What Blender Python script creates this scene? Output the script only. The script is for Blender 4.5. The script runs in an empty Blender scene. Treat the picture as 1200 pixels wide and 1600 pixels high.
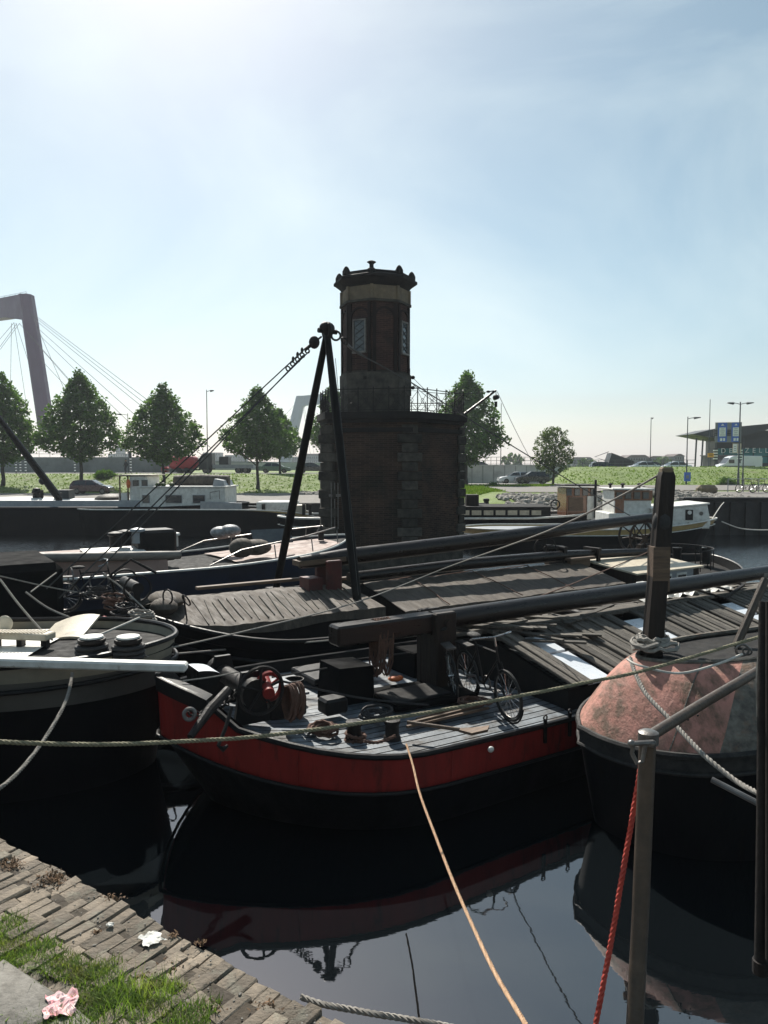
import bpy, math, random
from mathutils import Vector, Matrix
R = math.radians
random.seed(7)
col = bpy.context.scene.collection
sc = bpy.context.scene
# ------------------------------------------------------------ camera
H = 4.0; F = 1600*26/36.0; PITCH = math.atan(70/F)
cd = bpy.data.cameras.new('camera'); cam = bpy.data.objects.new('camera', cd); col.objects.link(cam)
cd.sensor_fit = 'VERTICAL'; cd.sensor_height = 36; cd.lens = 26; cd.clip_start = 0.05; cd.clip_end = 9000
cam.location = (0, 0, H); cam.rotation_euler = (R(90)-PITCH, 0, 0); sc.camera = cam
# ------------------------------------------------------------ light
SUN_EL, SUN_AZ = R(44), R(-17)          # azimuth from +Y, negative = left
SKY, SUN = 0.074, 5.0
w = bpy.data.worlds.new("World"); sc.world = w; w.use_nodes = True
nt = w.node_tree; nt.nodes.clear()
wo = nt.nodes.new('ShaderNodeOutputWorld'); bg = nt.nodes.new('ShaderNodeBackground')
sky = nt.nodes.new('ShaderNodeTexSky'); sky.sky_type = 'NISHITA'; sky.sun_disc = False
sky.sun_elevation = SUN_EL; sky.sun_rotation = SUN_AZ; sky.altitude = 0
sky.air_density = 1.0; sky.dust_density = 0.85; sky.ozone_density = 1.2
tc = nt.nodes.new('ShaderNodeTexCoord'); mp = nt.nodes.new('ShaderNodeMapping')
mp.inputs['Scale'].default_value = (1.2, 1.2, 2.2); mp.inputs['Rotation'].default_value = (0.1, 0.25, 0.3)
nz = nt.nodes.new('ShaderNodeTexNoise'); nz.inputs['Scale'].default_value = 1.6; nz.inputs['Detail'].default_value = 7
nz.inputs['Roughness'].default_value = .55; nz.inputs['Distortion'].default_value = .6
cr = nt.nodes.new('ShaderNodeValToRGB'); cr.color_ramp.elements[0].position = .47; cr.color_ramp.elements[1].position = .78
cr.color_ramp.elements[0].color = (0, 0, 0, 1); cr.color_ramp.elements[1].color = (.55, .55, .55, 1)
hs = nt.nodes.new('ShaderNodeHueSaturation'); hs.inputs['Saturation'].default_value = 0.9; hs.inputs['Hue'].default_value = .47
mx = nt.nodes.new('ShaderNodeMix'); mx.data_type = 'RGBA'; mx.inputs[7].default_value = (9.3, 10.4, 10.2, 1)
nt.links.new(tc.outputs['Generated'], mp.inputs[0]); nt.links.new(mp.outputs[0], nz.inputs['Vector'])
nt.links.new(nz.outputs['Fac'], cr.inputs[0]); nt.links.new(cr.outputs[0], mx.inputs[0])
nt.links.new(sky.outputs[0], hs.inputs['Color']); nt.links.new(hs.outputs[0], mx.inputs[6])
nt.links.new(mx.outputs[2], bg.inputs[0]); bg.inputs[1].default_value = SKY; nt.links.new(bg.outputs[0], wo.inputs[0])
sl = bpy.data.lights.new('sun', 'SUN'); sl.energy = SUN; sl.angle = R(.5); sl.color = (1, .95, .86)
so = bpy.data.objects.new('sun', sl); col.objects.link(so)
sd = Vector((math.sin(SUN_AZ)*math.cos(SUN_EL), math.cos(SUN_AZ)*math.cos(SUN_EL), math.sin(SUN_EL)))
so.rotation_euler = sd.to_track_quat('Z', 'Y').to_euler(); so.location = (-30, 60, 60)
sc.view_settings.view_transform = 'Standard'; sc.view_settings.look = 'None'
sc.view_settings.exposure = 0.52; sc.view_settings.gamma = 1; sc.view_settings.use_curve_mapping = False
# ------------------------------------------------------------ pixel helpers: only used to find real places
def ray(px, py):
    a = (px-600)/F; b = (800-py)/F; c, s = math.cos(PITCH), math.sin(PITCH)
    return Vector((a, c+b*s, -s+b*c))
def G(px, py, z):
    d = ray(px, py); t = (z-H)/d.z; return Vector((d.x*t, d.y*t, z))
def D(px, py, Y):
    d = ray(px, py); t = Y/d.y; return Vector((d.x*t, Y, H+d.z*t))
# ------------------------------------------------------------ materials
def mat(name, c, c2=None, rough=.7, scale=4, det=6, lo=.35, hi=.65, bump=0, bscale=None, metal=0, island=0, spec=.5, stretch=(1,1,1), c3=None, s3=1.5, lo3=.55, hi3=.7, trans=0, coat=0, bdist=.02):
    m = bpy.data.materials.new(name); m.use_nodes = True; n = m.node_tree.nodes; l = m.node_tree.links
    p = n['Principled BSDF']; p.inputs['Roughness'].default_value = rough; p.inputs['Metallic'].default_value = metal
    p.inputs['Specular IOR Level'].default_value = spec
    if coat: p.inputs['Coat Weight'].default_value = coat; p.inputs['Coat Roughness'].default_value = .15
    if not c2: c2 = tuple(x*.62 for x in c)
    t = n.new('ShaderNodeTexCoord'); mpn = n.new('ShaderNodeMapping'); mpn.inputs['Scale'].default_value = stretch
    l.new(t.outputs['Object'], mpn.inputs[0])
    def noise(s, d=det):
        x = n.new('ShaderNodeTexNoise'); x.inputs['Scale'].default_value = s; x.inputs['Detail'].default_value = d
        x.inputs['Roughness'].default_value = .65; l.new(mpn.outputs[0], x.inputs['Vector']); return x
    def ramp(src, a, b):
        x = n.new('ShaderNodeMapRange'); x.inputs[1].default_value = a; x.inputs[2].default_value = b; l.new(src, x.inputs[0]); return x.outputs[0]
    def mixc(f, a, b):
        x = n.new('ShaderNodeMix'); x.data_type = 'RGBA'; l.new(f, x.inputs[0])
        for i, v in ((6, a), (7, b)):
            if isinstance(v, tuple): x.inputs[i].default_value = (*v, 1)
            else: l.new(v, x.inputs[i])
        return x.outputs[2]
    out = mixc(ramp(noise(scale).outputs['Fac'], lo, hi), tuple(c), tuple(c2))
    if c3: out = mixc(ramp(noise(s3, 9).outputs['Fac'], lo3, hi3), out, tuple(c3))
    if island:
        g = n.new('ShaderNodeNewGeometry'); mr = n.new('ShaderNodeMapRange'); l.new(g.outputs['Random Per Island'], mr.inputs[0])
        mr.inputs[3].default_value = 1-island; mr.inputs[4].default_value = 1+island
        v = n.new('ShaderNodeVectorMath'); v.operation = 'SCALE'; l.new(out, v.inputs[0]); l.new(mr.outputs[0], v.inputs['Scale']); out = v.outputs[0]
    l.new(out, p.inputs['Base Color'])
    rr = n.new('ShaderNodeMapRange'); l.new(noise(scale*1.7, 4).outputs['Fac'], rr.inputs[0]); rr.inputs[1].default_value = .3; rr.inputs[2].default_value = .7
    rr.inputs[3].default_value = max(.02, rough-.12); rr.inputs[4].default_value = min(1, rough+.12); l.new(rr.outputs[0], p.inputs['Roughness'])
    if bump:
        b = n.new('ShaderNodeBump'); b.inputs['Strength'].default_value = bump; b.inputs['Distance'].default_value = bdist
        l.new(noise(bscale or scale*3, 8).outputs['Fac'], b.inputs['Height']); l.new(b.outputs[0], p.inputs['Normal'])
    if trans:
        tr = n.new('ShaderNodeBsdfTranslucent'); ms = n.new('ShaderNodeMixShader'); ms.inputs[0].default_value = trans
        vv = n.new('ShaderNodeVectorMath'); vv.operation = 'MULTIPLY'; l.new(out, vv.inputs[0]); vv.inputs[1].default_value = (1.9, 2.1, .9)
        l.new(vv.outputs[0], tr.inputs[0]); l.new(p.outputs[0], ms.inputs[1]); l.new(tr.outputs[0], ms.inputs[2])
        l.new(ms.outputs[0], n['Material Output'].inputs[0])
    return m
M = {}
def dm(k, *a, **kw): M[k] = mat(k, *a, **kw)
dm('black_hull', (.0035,.004,.0055), (.007,.007,.008), rough=.6, scale=1.5, bump=.25, bscale=9, c3=(.018,.012,.008), s3=2.6, lo3=.62, hi3=.8, spec=.1, stretch=(1.6,1.6,.45))
dm('black_paint', (.008,.008,.009), (.014,.013,.013), rough=.45, scale=6, bump=.15, spec=.2)
dm('red_hull', (.27,.026,.022), (.18,.02,.017), rough=.5, scale=1.6, bump=.25, bscale=7, c3=(.045,.014,.011), s3=4, lo3=.55, hi3=.75, spec=.2, stretch=(2.2,2.2,.5))
dm('red_dark', (.09,.015,.012), (.045,.01,.009), rough=.55, scale=4, bump=.2)
dm('blue_hull', (.006,.013,.035), (.005,.008,.018), rough=.45, scale=1.6, bump=.2, bscale=7, spec=.3)
dm('pink_paint', (.5,.22,.17), (.4,.19,.145), rough=.75, scale=3.5, bump=.7, bscale=22, c3=(.15,.09,.06), s3=5.5, lo3=.44, hi3=.62, stretch=(1.3,.7,.8))
dm('grey_rust', (.2,.18,.15), (.075,.065,.055), rough=.85, scale=9, bump=.8, bscale=30, c3=(.2,.12,.08), s3=4)
dm('rubber', (.015,.015,.015), (.04,.037,.035), spec=.25, rough=.7, scale=9, bump=.3)
dm('wood_old', (.13,.115,.095), (.055,.048,.04), rough=.85, scale=6, island=.45, stretch=(6,.6,6), bump=.7, bscale=14)
dm('wood_brown', (.15,.095,.06), (.07,.045,.03), rough=.7, scale=5, island=.3, stretch=(.6,5,5), bump=.4, bscale=12)
dm('wood_dark', (.03,.02,.015), (.014,.01,.009), rough=.6, spec=.25, scale=5, stretch=(3,3,.4), bump=.4, bscale=10)
dm('wood_varnish', (.22,.075,.025), (.13,.04,.015), rough=.3, scale=5, coat=.4)
dm('spar_black', (.006,.005,.005), (.011,.009,.008), rough=.55, spec=.15, scale=3, bump=.2)
dm('spar', (.009,.0065,.006), (.017,.012,.01), rough=.34, scale=3, stretch=(.5,3,3), bump=.25, bscale=9, spec=.35)
dm('spar_grey', (.19,.17,.15), (.1,.09,.08), rough=.6, scale=3, stretch=(.5,3,3), bump=.3)
dm('tarp', (.10,.08,.062), (.055,.043,.035), rough=.8, scale=3, bump=.8, bscale=5, c3=(.15,.125,.095), s3=1.6, bdist=.03, stretch=(2.2,.5,1))
dm('deck_grey', (.17,.195,.22), (.09,.105,.12), rough=.55, scale=3.5, island=.3, bump=.4, bscale=10, c3=(.045,.042,.04), s3=3.1, lo3=.48, hi3=.62)
dm('deck_dark', (.014,.014,.015), (.03,.028,.026), spec=.15, rough=.8, scale=4, bump=.3)
dm('deck_pink', (.28,.19,.16), (.2,.14,.12), rough=.7, scale=2, bump=.2)
dm('white_paint', (.72,.71,.67), (.52,.51,.47), rough=.5, scale=4, bump=.3, bscale=14, c3=(.25,.2,.15), s3=9, lo3=.6, hi3=.74)
dm('cream', (.58,.51,.39), (.44,.38,.29), rough=.55, scale=4, bump=.3, bscale=14, c3=(.22,.17,.12), s3=8, lo3=.58, hi3=.74)
dm('yellow', (.42,.3,.12), (.33,.23,.09), rough=.45, scale=3)
dm('beige', (.3,.265,.2), (.2,.18,.14), rough=.5, scale=2)  # darkened copy of cream: the shade on the bulwark is put into this colour
dm('grey_hull', (.09,.083,.072), (.06,.056,.05), rough=.6, scale=1.3, bump=.15)
dm('grey_paint', (.3,.32,.34), (.22,.24,.26), rough=.5, scale=3)
dm('panel_white', (.75,.78,.82), (.62,.66,.7), rough=.3, scale=2)
dm('steel', (.2,.19,.18), (.1,.09,.085), rough=.4, metal=.6, scale=9, bump=.2)
dm('chrome', (.5,.5,.5), (.35,.35,.35), rough=.25, metal=.9)
dm('pipe_brown', (.08,.056,.04), (.045,.033,.025), rough=.45, scale=14, metal=.1, bump=.2, bscale=60)
dm('iron', (.013,.012,.012), (.024,.019,.017), rough=.55, spec=.2, scale=12, bump=.4, bscale=30)
dm('rope_green', (.26,.24,.16), (.17,.155,.1), rough=.9, scale=30)
dm('rope_orange', (.55,.36,.22), (.4,.24,.14), rough=.85, scale=30)
dm('rope_red', (.5,.07,.045), (.38,.05,.035), rough=.8, scale=30)
dm('rope_brown', (.14,.07,.05), (.08,.045,.03), rough=.9, scale=20)
dm('rope_grey', (.3,.28,.25), (.2,.18,.16), rough=.9, scale=30)
dm('rope_dark', (.02,.02,.02), (.035,.03,.03), rough=.8, scale=20)
dm('rope_white', (.6,.57,.52), (.42,.4,.36), rough=.9, scale=20)
dm('wire', (.05,.048,.045), rough=.5)
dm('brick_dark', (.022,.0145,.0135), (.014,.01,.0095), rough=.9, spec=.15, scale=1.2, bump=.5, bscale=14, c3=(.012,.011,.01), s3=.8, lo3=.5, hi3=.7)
dm('stone_dark', (.075,.067,.056), (.03,.028,.025), rough=.9, spec=.15, scale=3, island=.35, bump=.5, bscale=12)
dm('stone_light', (.2,.15,.095), (.11,.088,.06), rough=.85, scale=2.5, bump=.4, bscale=10)
dm('stone_black', (.014,.013,.014), (.024,.022,.02), rough=.85, spec=.15, scale=2, bump=.4)
dm('glass_dark', (.02,.025,.03), (.03,.035,.04), rough=.08, spec=.8)
dm('glass_pale', (.07,.08,.085), (.045,.05,.055), rough=.1, spec=.7)
dm('leaf', (.065,.12,.025), (.042,.082,.018), rough=.55, scale=.6, island=.45, trans=.33, det=2)
dm('leaf_light', (.06,.085,.025), (.045,.07,.02), rough=.55, scale=.6, island=.4, trans=.38, det=2)
dm('bark', (.05,.042,.035), (.03,.026,.022), rough=.9, scale=6, bump=.6, stretch=(3,3,.5))
dm('grass', (.14,.2,.03), (.1,.155,.022), rough=.85, scale=.5, bump=.8, bscale=2.2, c3=(.13,.13,.045), s3=.25, bdist=.3)
dm('grass_blade', (.12,.185,.026), (.09,.145,.02), rough=.7, spec=.2, scale=.3, island=.22, trans=.25, c3=(.16,.19,.04), s3=.4, lo3=.5, hi3=.7)
dm('grass_near', (.14,.2,.045), (.09,.14,.03), rough=.55, scale=4, island=.45, trans=.35, c3=(.2,.19,.08), s3=6, lo3=.55, hi3=.7)
dm('moss_dry', (.16,.09,.045), (.09,.055,.03), rough=.9, scale=20, island=.4)
dm('asphalt', (.3,.29,.27), (.24,.23,.22), rough=.9, scale=2, bump=.2)
dm('matte_black', (.005,.005,.0055), (.009,.009,.009), rough=.85, spec=.05, scale=3, bump=.3)
dm('paving', (.2,.18,.165), (.15,.14,.125), rough=.9, scale=1.5, bump=.2)
dm('concrete', (.55,.55,.53), (.44,.44,.43), rough=.85, scale=.5, bump=.3, bscale=4, c3=(.33,.32,.31), s3=.4)
dm('concrete_dark', (.24,.25,.26), (.17,.175,.18), rough=.85, scale=.5, bump=.3)
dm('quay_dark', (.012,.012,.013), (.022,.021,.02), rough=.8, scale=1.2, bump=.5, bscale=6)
dm('rock', (.3,.28,.25), (.15,.14,.125), rough=.9, scale=2.5, island=.4, bump=.7, bscale=8)
dm('soil', (.07,.055,.038), (.045,.035,.026), rough=.95, scale=9, bump=.9, bscale=20)
dm('brick_quay', (.25,.205,.155), (.14,.115,.09), rough=.92, scale=9, island=.3, bump=1, bscale=60, c3=(.22,.2,.155), s3=9, lo3=.55, hi3=.64, bdist=.012)
dm('slab', (.24,.225,.2), (.12,.11,.095), rough=.9, scale=12, bump=.8, bscale=50, bdist=.01)
dm('paper_white', (.75,.74,.7), (.55,.53,.48), rough=.8, scale=25)
dm('paper_pink', (.8,.33,.36), (.75,.62,.6), rough=.7, scale=40)
dm('bridge_red', (.085,.028,.1), (.07,.024,.085), rough=.6, scale=.1)
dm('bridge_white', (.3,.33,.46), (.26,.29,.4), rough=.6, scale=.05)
dm('car_red', (.05,.012,.016), (.045,.011,.014), rough=.25, coat=.8, scale=1)
dm('car_white', (.7,.72,.75), (.66,.68,.7), rough=.3, coat=.6, scale=1)
dm('car_black', (.012,.013,.016), (.012,.013,.016), rough=.25, coat=.8, scale=1)
dm('car_green', (.08,.16,.1), (.07,.14,.09), rough=.3, coat=.6, scale=1)
dm('van_blue', (.02,.03,.09), (.02,.03,.08), rough=.3, coat=.6)
dm('tank_red', (.4,.035,.04), (.32,.03,.035), rough=.45, scale=1)
dm('teal', (.02,.19,.2), (.015,.16,.17), rough=.4, scale=.3)
dm('dark_clad', (.03,.033,.038), (.02,.022,.026), rough=.5, scale=.5)
dm('sign_blue', (.05,.14,.55), (.05,.13,.5), rough=.4, scale=1)
dm('sign_grey', (.22,.24,.25), (.2,.21,.22), rough=.5, scale=2)
dm('sign_yellow', (.75,.36,.04), (.7,.33,.03), rough=.5)
dm('lettering', (.8,.82,.8), (.78,.8,.78), rough=.5)
dm('lamp_pole', (.09,.095,.1), (.07,.074,.08), rough=.5, metal=.3)
dm('town_far', (.16,.17,.19), (.13,.14,.155), rough=.9, scale=.1)
dm('town_roof', (.12,.09,.085), (.09,.07,.07), rough=.9, scale=.1)
dm('skin', (.45,.28,.2), rough=.6)
dm('cloth_dark', (.02,.022,.03), rough=.9)
dm('orange', (.65,.16,.04), (.5,.12,.03), rough=.6)
dm('net', (.3,.31,.32), (.12,.12,.125), rough=.5, scale=9, bump=.6)
def brickwork(m, u=(.8,.6), bw=.24, bh=.075):
    nt = M[m].node_tree; n = nt.nodes; l = nt.links; p = n['Principled BSDF']; t = n.new('ShaderNodeTexCoord'); sx = n.new('ShaderNodeSeparateXYZ'); l.new(t.outputs['Object'], sx.inputs[0])
    a = n.new('ShaderNodeMath'); a.operation = 'MULTIPLY'; a.inputs[1].default_value = u[0]; l.new(sx.outputs[0], a.inputs[0])
    c = n.new('ShaderNodeMath'); c.operation = 'MULTIPLY_ADD'; c.inputs[1].default_value = u[1]; l.new(sx.outputs[1], c.inputs[0]); l.new(a.outputs[0], c.inputs[2])
    cx = n.new('ShaderNodeCombineXYZ'); l.new(c.outputs[0], cx.inputs[0]); l.new(sx.outputs[2], cx.inputs[1])
    b = n.new('ShaderNodeTexBrick'); b.inputs['Scale'].default_value = 1; b.inputs['Brick Width'].default_value = bw; b.inputs['Row Height'].default_value = bh; b.inputs['Mortar Size'].default_value = .008; b.inputs['Mortar Smooth'].default_value = .2
    b.inputs['Color1'].default_value = (1.25, 1.2, 1.15, 1); b.inputs['Color2'].default_value = (.6, .6, .62, 1); b.inputs['Mortar'].default_value = (1.9, 2.0, 2.1, 1); l.new(cx.outputs[0], b.inputs['Vector'])
    v = n.new('ShaderNodeVectorMath'); v.operation = 'MULTIPLY'; src = p.inputs['Base Color'].links[0].from_socket; l.new(src, v.inputs[0]); l.new(b.outputs['Color'], v.inputs[1]); l.new(v.outputs[0], p.inputs['Base Color'])
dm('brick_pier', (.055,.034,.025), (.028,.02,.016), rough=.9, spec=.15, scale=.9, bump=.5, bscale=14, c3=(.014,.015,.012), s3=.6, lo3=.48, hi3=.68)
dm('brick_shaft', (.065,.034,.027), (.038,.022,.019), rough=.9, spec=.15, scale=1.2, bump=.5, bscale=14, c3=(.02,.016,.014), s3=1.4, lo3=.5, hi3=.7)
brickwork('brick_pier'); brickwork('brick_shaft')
# ------------------------------------------------------------ mesh builder
class MB:
    def __init__(s): s.v = []; s.f = []; s.M = None
    def add(s, vs, fs):
        n = len(s.v); Mx = s.M
        s.v += [tuple(Mx @ Vector(p)) if Mx else tuple(p) for p in vs]; s.f += [tuple(i+n for i in f) for f in fs]; return s
    def box(s, c, size, rz=0, b=0, rx=0, ry=0):
        hx, hy, hz = [q/2 for q in size]
        mt = Matrix.Rotation(rz, 3, 'Z') @ Matrix.Rotation(ry, 3, 'Y') @ Matrix.Rotation(rx, 3, 'X'); c = Vector(c)
        if not b:
            vs = [Vector((x*hx, y*hy, z*hz)) for x in (-1,1) for y in (-1,1) for z in (-1,1)]
            fs = [(0,1,3,2),(4,6,7,5),(0,4,5,1),(2,3,7,6),(0,2,6,4),(1,5,7,3)]
        else:
            b = min(b, hx*.8, hy*.8, hz*.8); vs = []
            for x in (-1,1):
                for y in (-1,1):
                    for z in (-1,1):
                        vs += [Vector((x*hx, y*(hy-b), z*(hz-b))), Vector((x*(hx-b), y*hy, z*(hz-b))), Vector((x*(hx-b), y*(hy-b), z*hz))]
            i = lambda x, y, z, a: ((x*2+y)*2+z)*3+a
            fs = [(i(0,0,0,0),i(0,0,1,0),i(0,1,1,0),i(0,1,0,0)), (i(1,0,0,0),i(1,1,0,0),i(1,1,1,0),i(1,0,1,0)),
                  (i(0,0,0,1),i(1,0,0,1),i(1,0,1,1),i(0,0,1,1)), (i(0,1,0,1),i(0,1,1,1),i(1,1,1,1),i(1,1,0,1)),
                  (i(0,0,0,2),i(0,1,0,2),i(1,1,0,2),i(1,0,0,2)), (i(0,0,1,2),i(1,0,1,2),i(1,1,1,2),i(0,1,1,2))]
            for x in (0,1):
                for y in (0,1): fs.append((i(x,y,0,0),i(x,y,1,0),i(x,y,1,1),i(x,y,0,1)))
                for z in (0,1): fs.append((i(x,0,z,0),i(x,1,z,0),i(x,1,z,2),i(x,0,z,2)))
            for y in (0,1):
                for z in (0,1): fs.append((i(0,y,z,1),i(1,y,z,1),i(1,y,z,2),i(0,y,z,2)))
            for x in (0,1):
                for y in (0,1):
                    for z in (0,1): fs.append((i(x,y,z,0),i(x,y,z,1),i(x,y,z,2)))
        return s.add([c + mt @ q for q in vs], fs)
    def beam(s, p0, p1, wd, hg, b=0.0):      # box along p0-p1, width sideways, height up
        p0, p1 = Vector(p0), Vector(p1); d = p1-p0; L = d.length
        return s.box((p0+p1)/2, (L, wd, hg), rz=math.atan2(d.y, d.x), ry=-math.asin(max(-1, min(1, d.z/L))), b=b)
    def frames(s, pts):
        pts = [Vector(p) for p in pts]; n = len(pts); out = []
        t = (pts[1]-pts[0]).normalized(); u = t.orthogonal().normalized()
        for i in range(n):
            t = (pts[min(i+1, n-1)]-pts[max(i-1, 0)])
            t = t.normalized() if t.length > 1e-9 else Vector((0,0,1))
            u = (u - t*u.dot(t))
            u = u.normalized() if u.length > 1e-6 else t.orthogonal().normalized()
            out.append((pts[i], u, t.cross(u)))
        return out
    def tube(s, pts, r, n=8, caps=True, closed=False):
        fr = s.frames(pts); vs = []; fs = []
        for k, (p, u, v) in enumerate(fr):
            rr = r[k] if isinstance(r, (list, tuple)) else r
            for j in range(n):
                a = 2*math.pi*j/n; vs.append(p + u*math.cos(a)*rr + v*math.sin(a)*rr)
        m = len(fr)
        for k in range(m-1 if not closed else m):
            k2 = (k+1) % m
            for j in range(n): j2 = (j+1) % n; fs.append((k*n+j, k*n+j2, k2*n+j2, k2*n+j))
        if caps and not closed: fs += [tuple(range(n))[::-1], tuple((m-1)*n+j for j in range(n))]
        return s.add(vs, fs)
    def cyl(s, p0, p1, r0, r1=None, n=12): return s.tube([p0, p1], [r0, r0 if r1 is None else r1], n)
    def rope(s, pts, Rr, pitch=None, n=5, fuzz=0):
        pts = smooth(pts, 8); pitch = pitch or Rr*7
        L = [0]
        for a, b in zip(pts, pts[1:]): L.append(L[-1]+(b-a).length)
        N = min(2600, max(8, int(L[-1]/pitch*7))); q = []; k = 0
        for i in range(N+1):
            d = L[-1]*i/N
            while k < len(L)-2 and L[k+1] < d: k += 1
            t = (d-L[k])/max(1e-9, L[k+1]-L[k]); q.append(pts[k].lerp(pts[k+1], t))
        fr = s.frames(q)
        for st in range(3):
            c = []
            for i, (p, u, v) in enumerate(fr):
                a = 2*math.pi*(L[-1]*i/N/pitch + st/3); c.append(p + (u*math.cos(a)+v*math.sin(a))*Rr*.5)
            s.tube(c, Rr*.56, n)
        return s
    def lathe(s, prof, c=(0,0,0), n=16, axis=None):
        c = Vector(c); q = Vector((0,0,1)).rotation_difference(Vector(axis).normalized()) if axis else None
        vs = []; fs = []
        for r, z in prof:
            for j in range(n):
                a = 2*math.pi*j/n; p = Vector((r*math.cos(a), r*math.sin(a), z)); vs.append(c + (q @ p if q else p))
        for k in range(len(prof)-1):
            for j in range(n): j2 = (j+1) % n; fs.append((k*n+j, k*n+j2, (k+1)*n+j2, (k+1)*n+j))
        fs += [tuple(range(n))[::-1], tuple((len(prof)-1)*n+j for j in range(n))]
        return s.add(vs, fs)
    def torus(s, c, R1, r, axis=(0,0,1), n=24, m=6, a0=0, a1=2*math.pi):
        q = Vector((0,0,1)).rotation_difference(Vector(axis).normalized()); c = Vector(c); full = abs(a1-a0-2*math.pi) < 1e-6
        pts = [c + q @ Vector((math.cos(a0+(a1-a0)*i/n)*R1, math.sin(a0+(a1-a0)*i/n)*R1, 0)) for i in range(n if full else n+1)]
        return s.tube(pts, r, m, closed=full)
    def ell(s, c, r, n=12, m=8, rz=0):
        prof = []; vs = []; fs = []; c = Vector(c); mt = Matrix.Rotation(rz, 3, 'Z')
        for k in range(m+1):
            t = math.pi*k/m
            for j in range(n):
                a = 2*math.pi*j/n; vs.append(c + mt @ Vector((math.sin(t)*math.cos(a)*r[0], math.sin(t)*math.sin(a)*r[1], -math.cos(t)*r[2])))
        for k in range(m):
            for j in range(n): j2 = (j+1) % n; fs.append((k*n+j, k*n+j2, (k+1)*n+j2, (k+1)*n+j))
        return s.add(vs, fs)
    def prism(s, poly, y0, y1, mode='xz', inset=0):   # polygon in xz (extruded along y), xy (z) or yz (x)
        def P(a, b, h): return (a, h, b) if mode == 'xz' else ((a, b, h) if mode == 'xy' else (h, a, b))
        n = len(poly)
        if not inset:
            vs = [P(a, b, y0) for a, b in poly] + [P(a, b, y1) for a, b in poly]
            fs = [tuple(range(n))[::-1], tuple(range(n, 2*n))] + [(i, (i+1)%n, n+(i+1)%n, n+i) for i in range(n)]
        else:
            cx = sum(a for a, b in poly)/n; cz = sum(b for a, b in poly)/n
            def sh(k): return [(a-inset*k*(1 if a > cx else -1)*min(1, abs(a-cx)/inset/4), b-inset*k*(1 if b > cz else -1)*min(1, abs(b-cz)/inset/4)) for a, b in poly]
            sg = 1 if y1 > y0 else -1; L = [(sh(1), y0), (sh(0), y0+sg*inset), (sh(0), y1-sg*inset), (sh(1), y1)]
            vs = [P(a, b, y) for pl, y in L for a, b in pl]; fs = [tuple(range(n))[::-1], tuple(range(3*n, 4*n))]
            for k in range(3): fs += [(k*n+i, k*n+(i+1)%n, (k+1)*n+(i+1)%n, (k+1)*n+i) for i in range(n)]
        return s.add(vs, fs)
    def loft(s, rows, closed=True, cap0=False, cap1=False):
        n = len(rows[0]); vs = [p for r in rows for p in r]; fs = []
        for k in range(len(rows)-1):
            for i in range(n if closed else n-1): fs.append((k*n+i, k*n+(i+1)%n, (k+1)*n+(i+1)%n, (k+1)*n+i))
        if cap0: fs.append(tuple(range(n))[::-1])
        if cap1: fs.append(tuple((len(rows)-1)*n+i for i in range(n)))
        return s.add(vs, fs)
    def build(s, name, m, parent=None, smooth=True, origin=None, sharp=35):
        me = bpy.data.meshes.new(name)
        o0 = Vector(origin) if origin is not None else Vector((0,0,0))
        me.from_pydata([(v[0]-o0.x, v[1]-o0.y, v[2]-o0.z) for v in s.v], [], s.f); me.update()
        ms = m if isinstance(m, (list, tuple)) else [m]
        for q in ms: me.materials.append(M[q] if isinstance(q, str) else q)
        if smooth:
            me.shade_smooth(); me.set_sharp_from_angle(angle=R(sharp))
        o = bpy.data.objects.new(name, me); col.objects.link(o)
        if parent: o.parent = parent
        o.location = o0; return o
def smooth(pts, k=6):
    pts = [Vector(p) for p in pts]
    if len(pts) < 3: return [pts[0].lerp(pts[-1], i/k) for i in range(k+1)]
    out = []
    for i in range(len(pts)-1):
        p0 = pts[max(0, i-1)]; p1 = pts[i]; p2 = pts[i+1]; p3 = pts[min(len(pts)-1, i+2)]
        for j in range(k):
            t = j/k; out.append(.5*((2*p1)+(-p0+p2)*t+(2*p0-5*p1+4*p2-p3)*t*t+(-p0+3*p1-3*p2+p3)*t*t*t))
    out.append(pts[-1]); return out
def sag(a, b, s, n=14):
    a, b = Vector(a), Vector(b); return [a.lerp(b, i/n) - Vector((0,0,s*4*(i/n)*(1-i/n))) for i in range(n+1)]
def tag(o, label=None, cat=None, group=None, kind=None):
    if label: o['label'] = label
    if cat: o['category'] = cat
    if group: o['group'] = group
    if kind: o['kind'] = kind
    return o
def thing(name, label, cat, loc=(0,0,0), rz=0, group=None, rot=None):
    o = bpy.data.objects.new(name, None); col.objects.link(o); o.empty_display_size = .3
    o.location = loc; o.rotation_euler = rot or (0, 0, rz); return tag(o, label, cat, group)
def one(mb, name, m, label, cat, group=None, **kw):
    o = mb.build(name, m, origin=kw.pop('origin', mb.v[0]), **kw); return tag(o, label, cat, group)
def struct(mb, name, m, kind='structure', **kw):
    o = mb.build(name, m, **kw); o['kind'] = kind; return o
def copy_tree(o, parent=None, kids=None):
    kids = kids if kids is not None else {}
    c = o.copy(); col.objects.link(c)
    if parent: c.parent = parent
    for ch in KIDS(o): copy_tree(ch, c)
    return c
def KIDS(o): return [x for x in list(col.objects) if x.parent == o]
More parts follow.
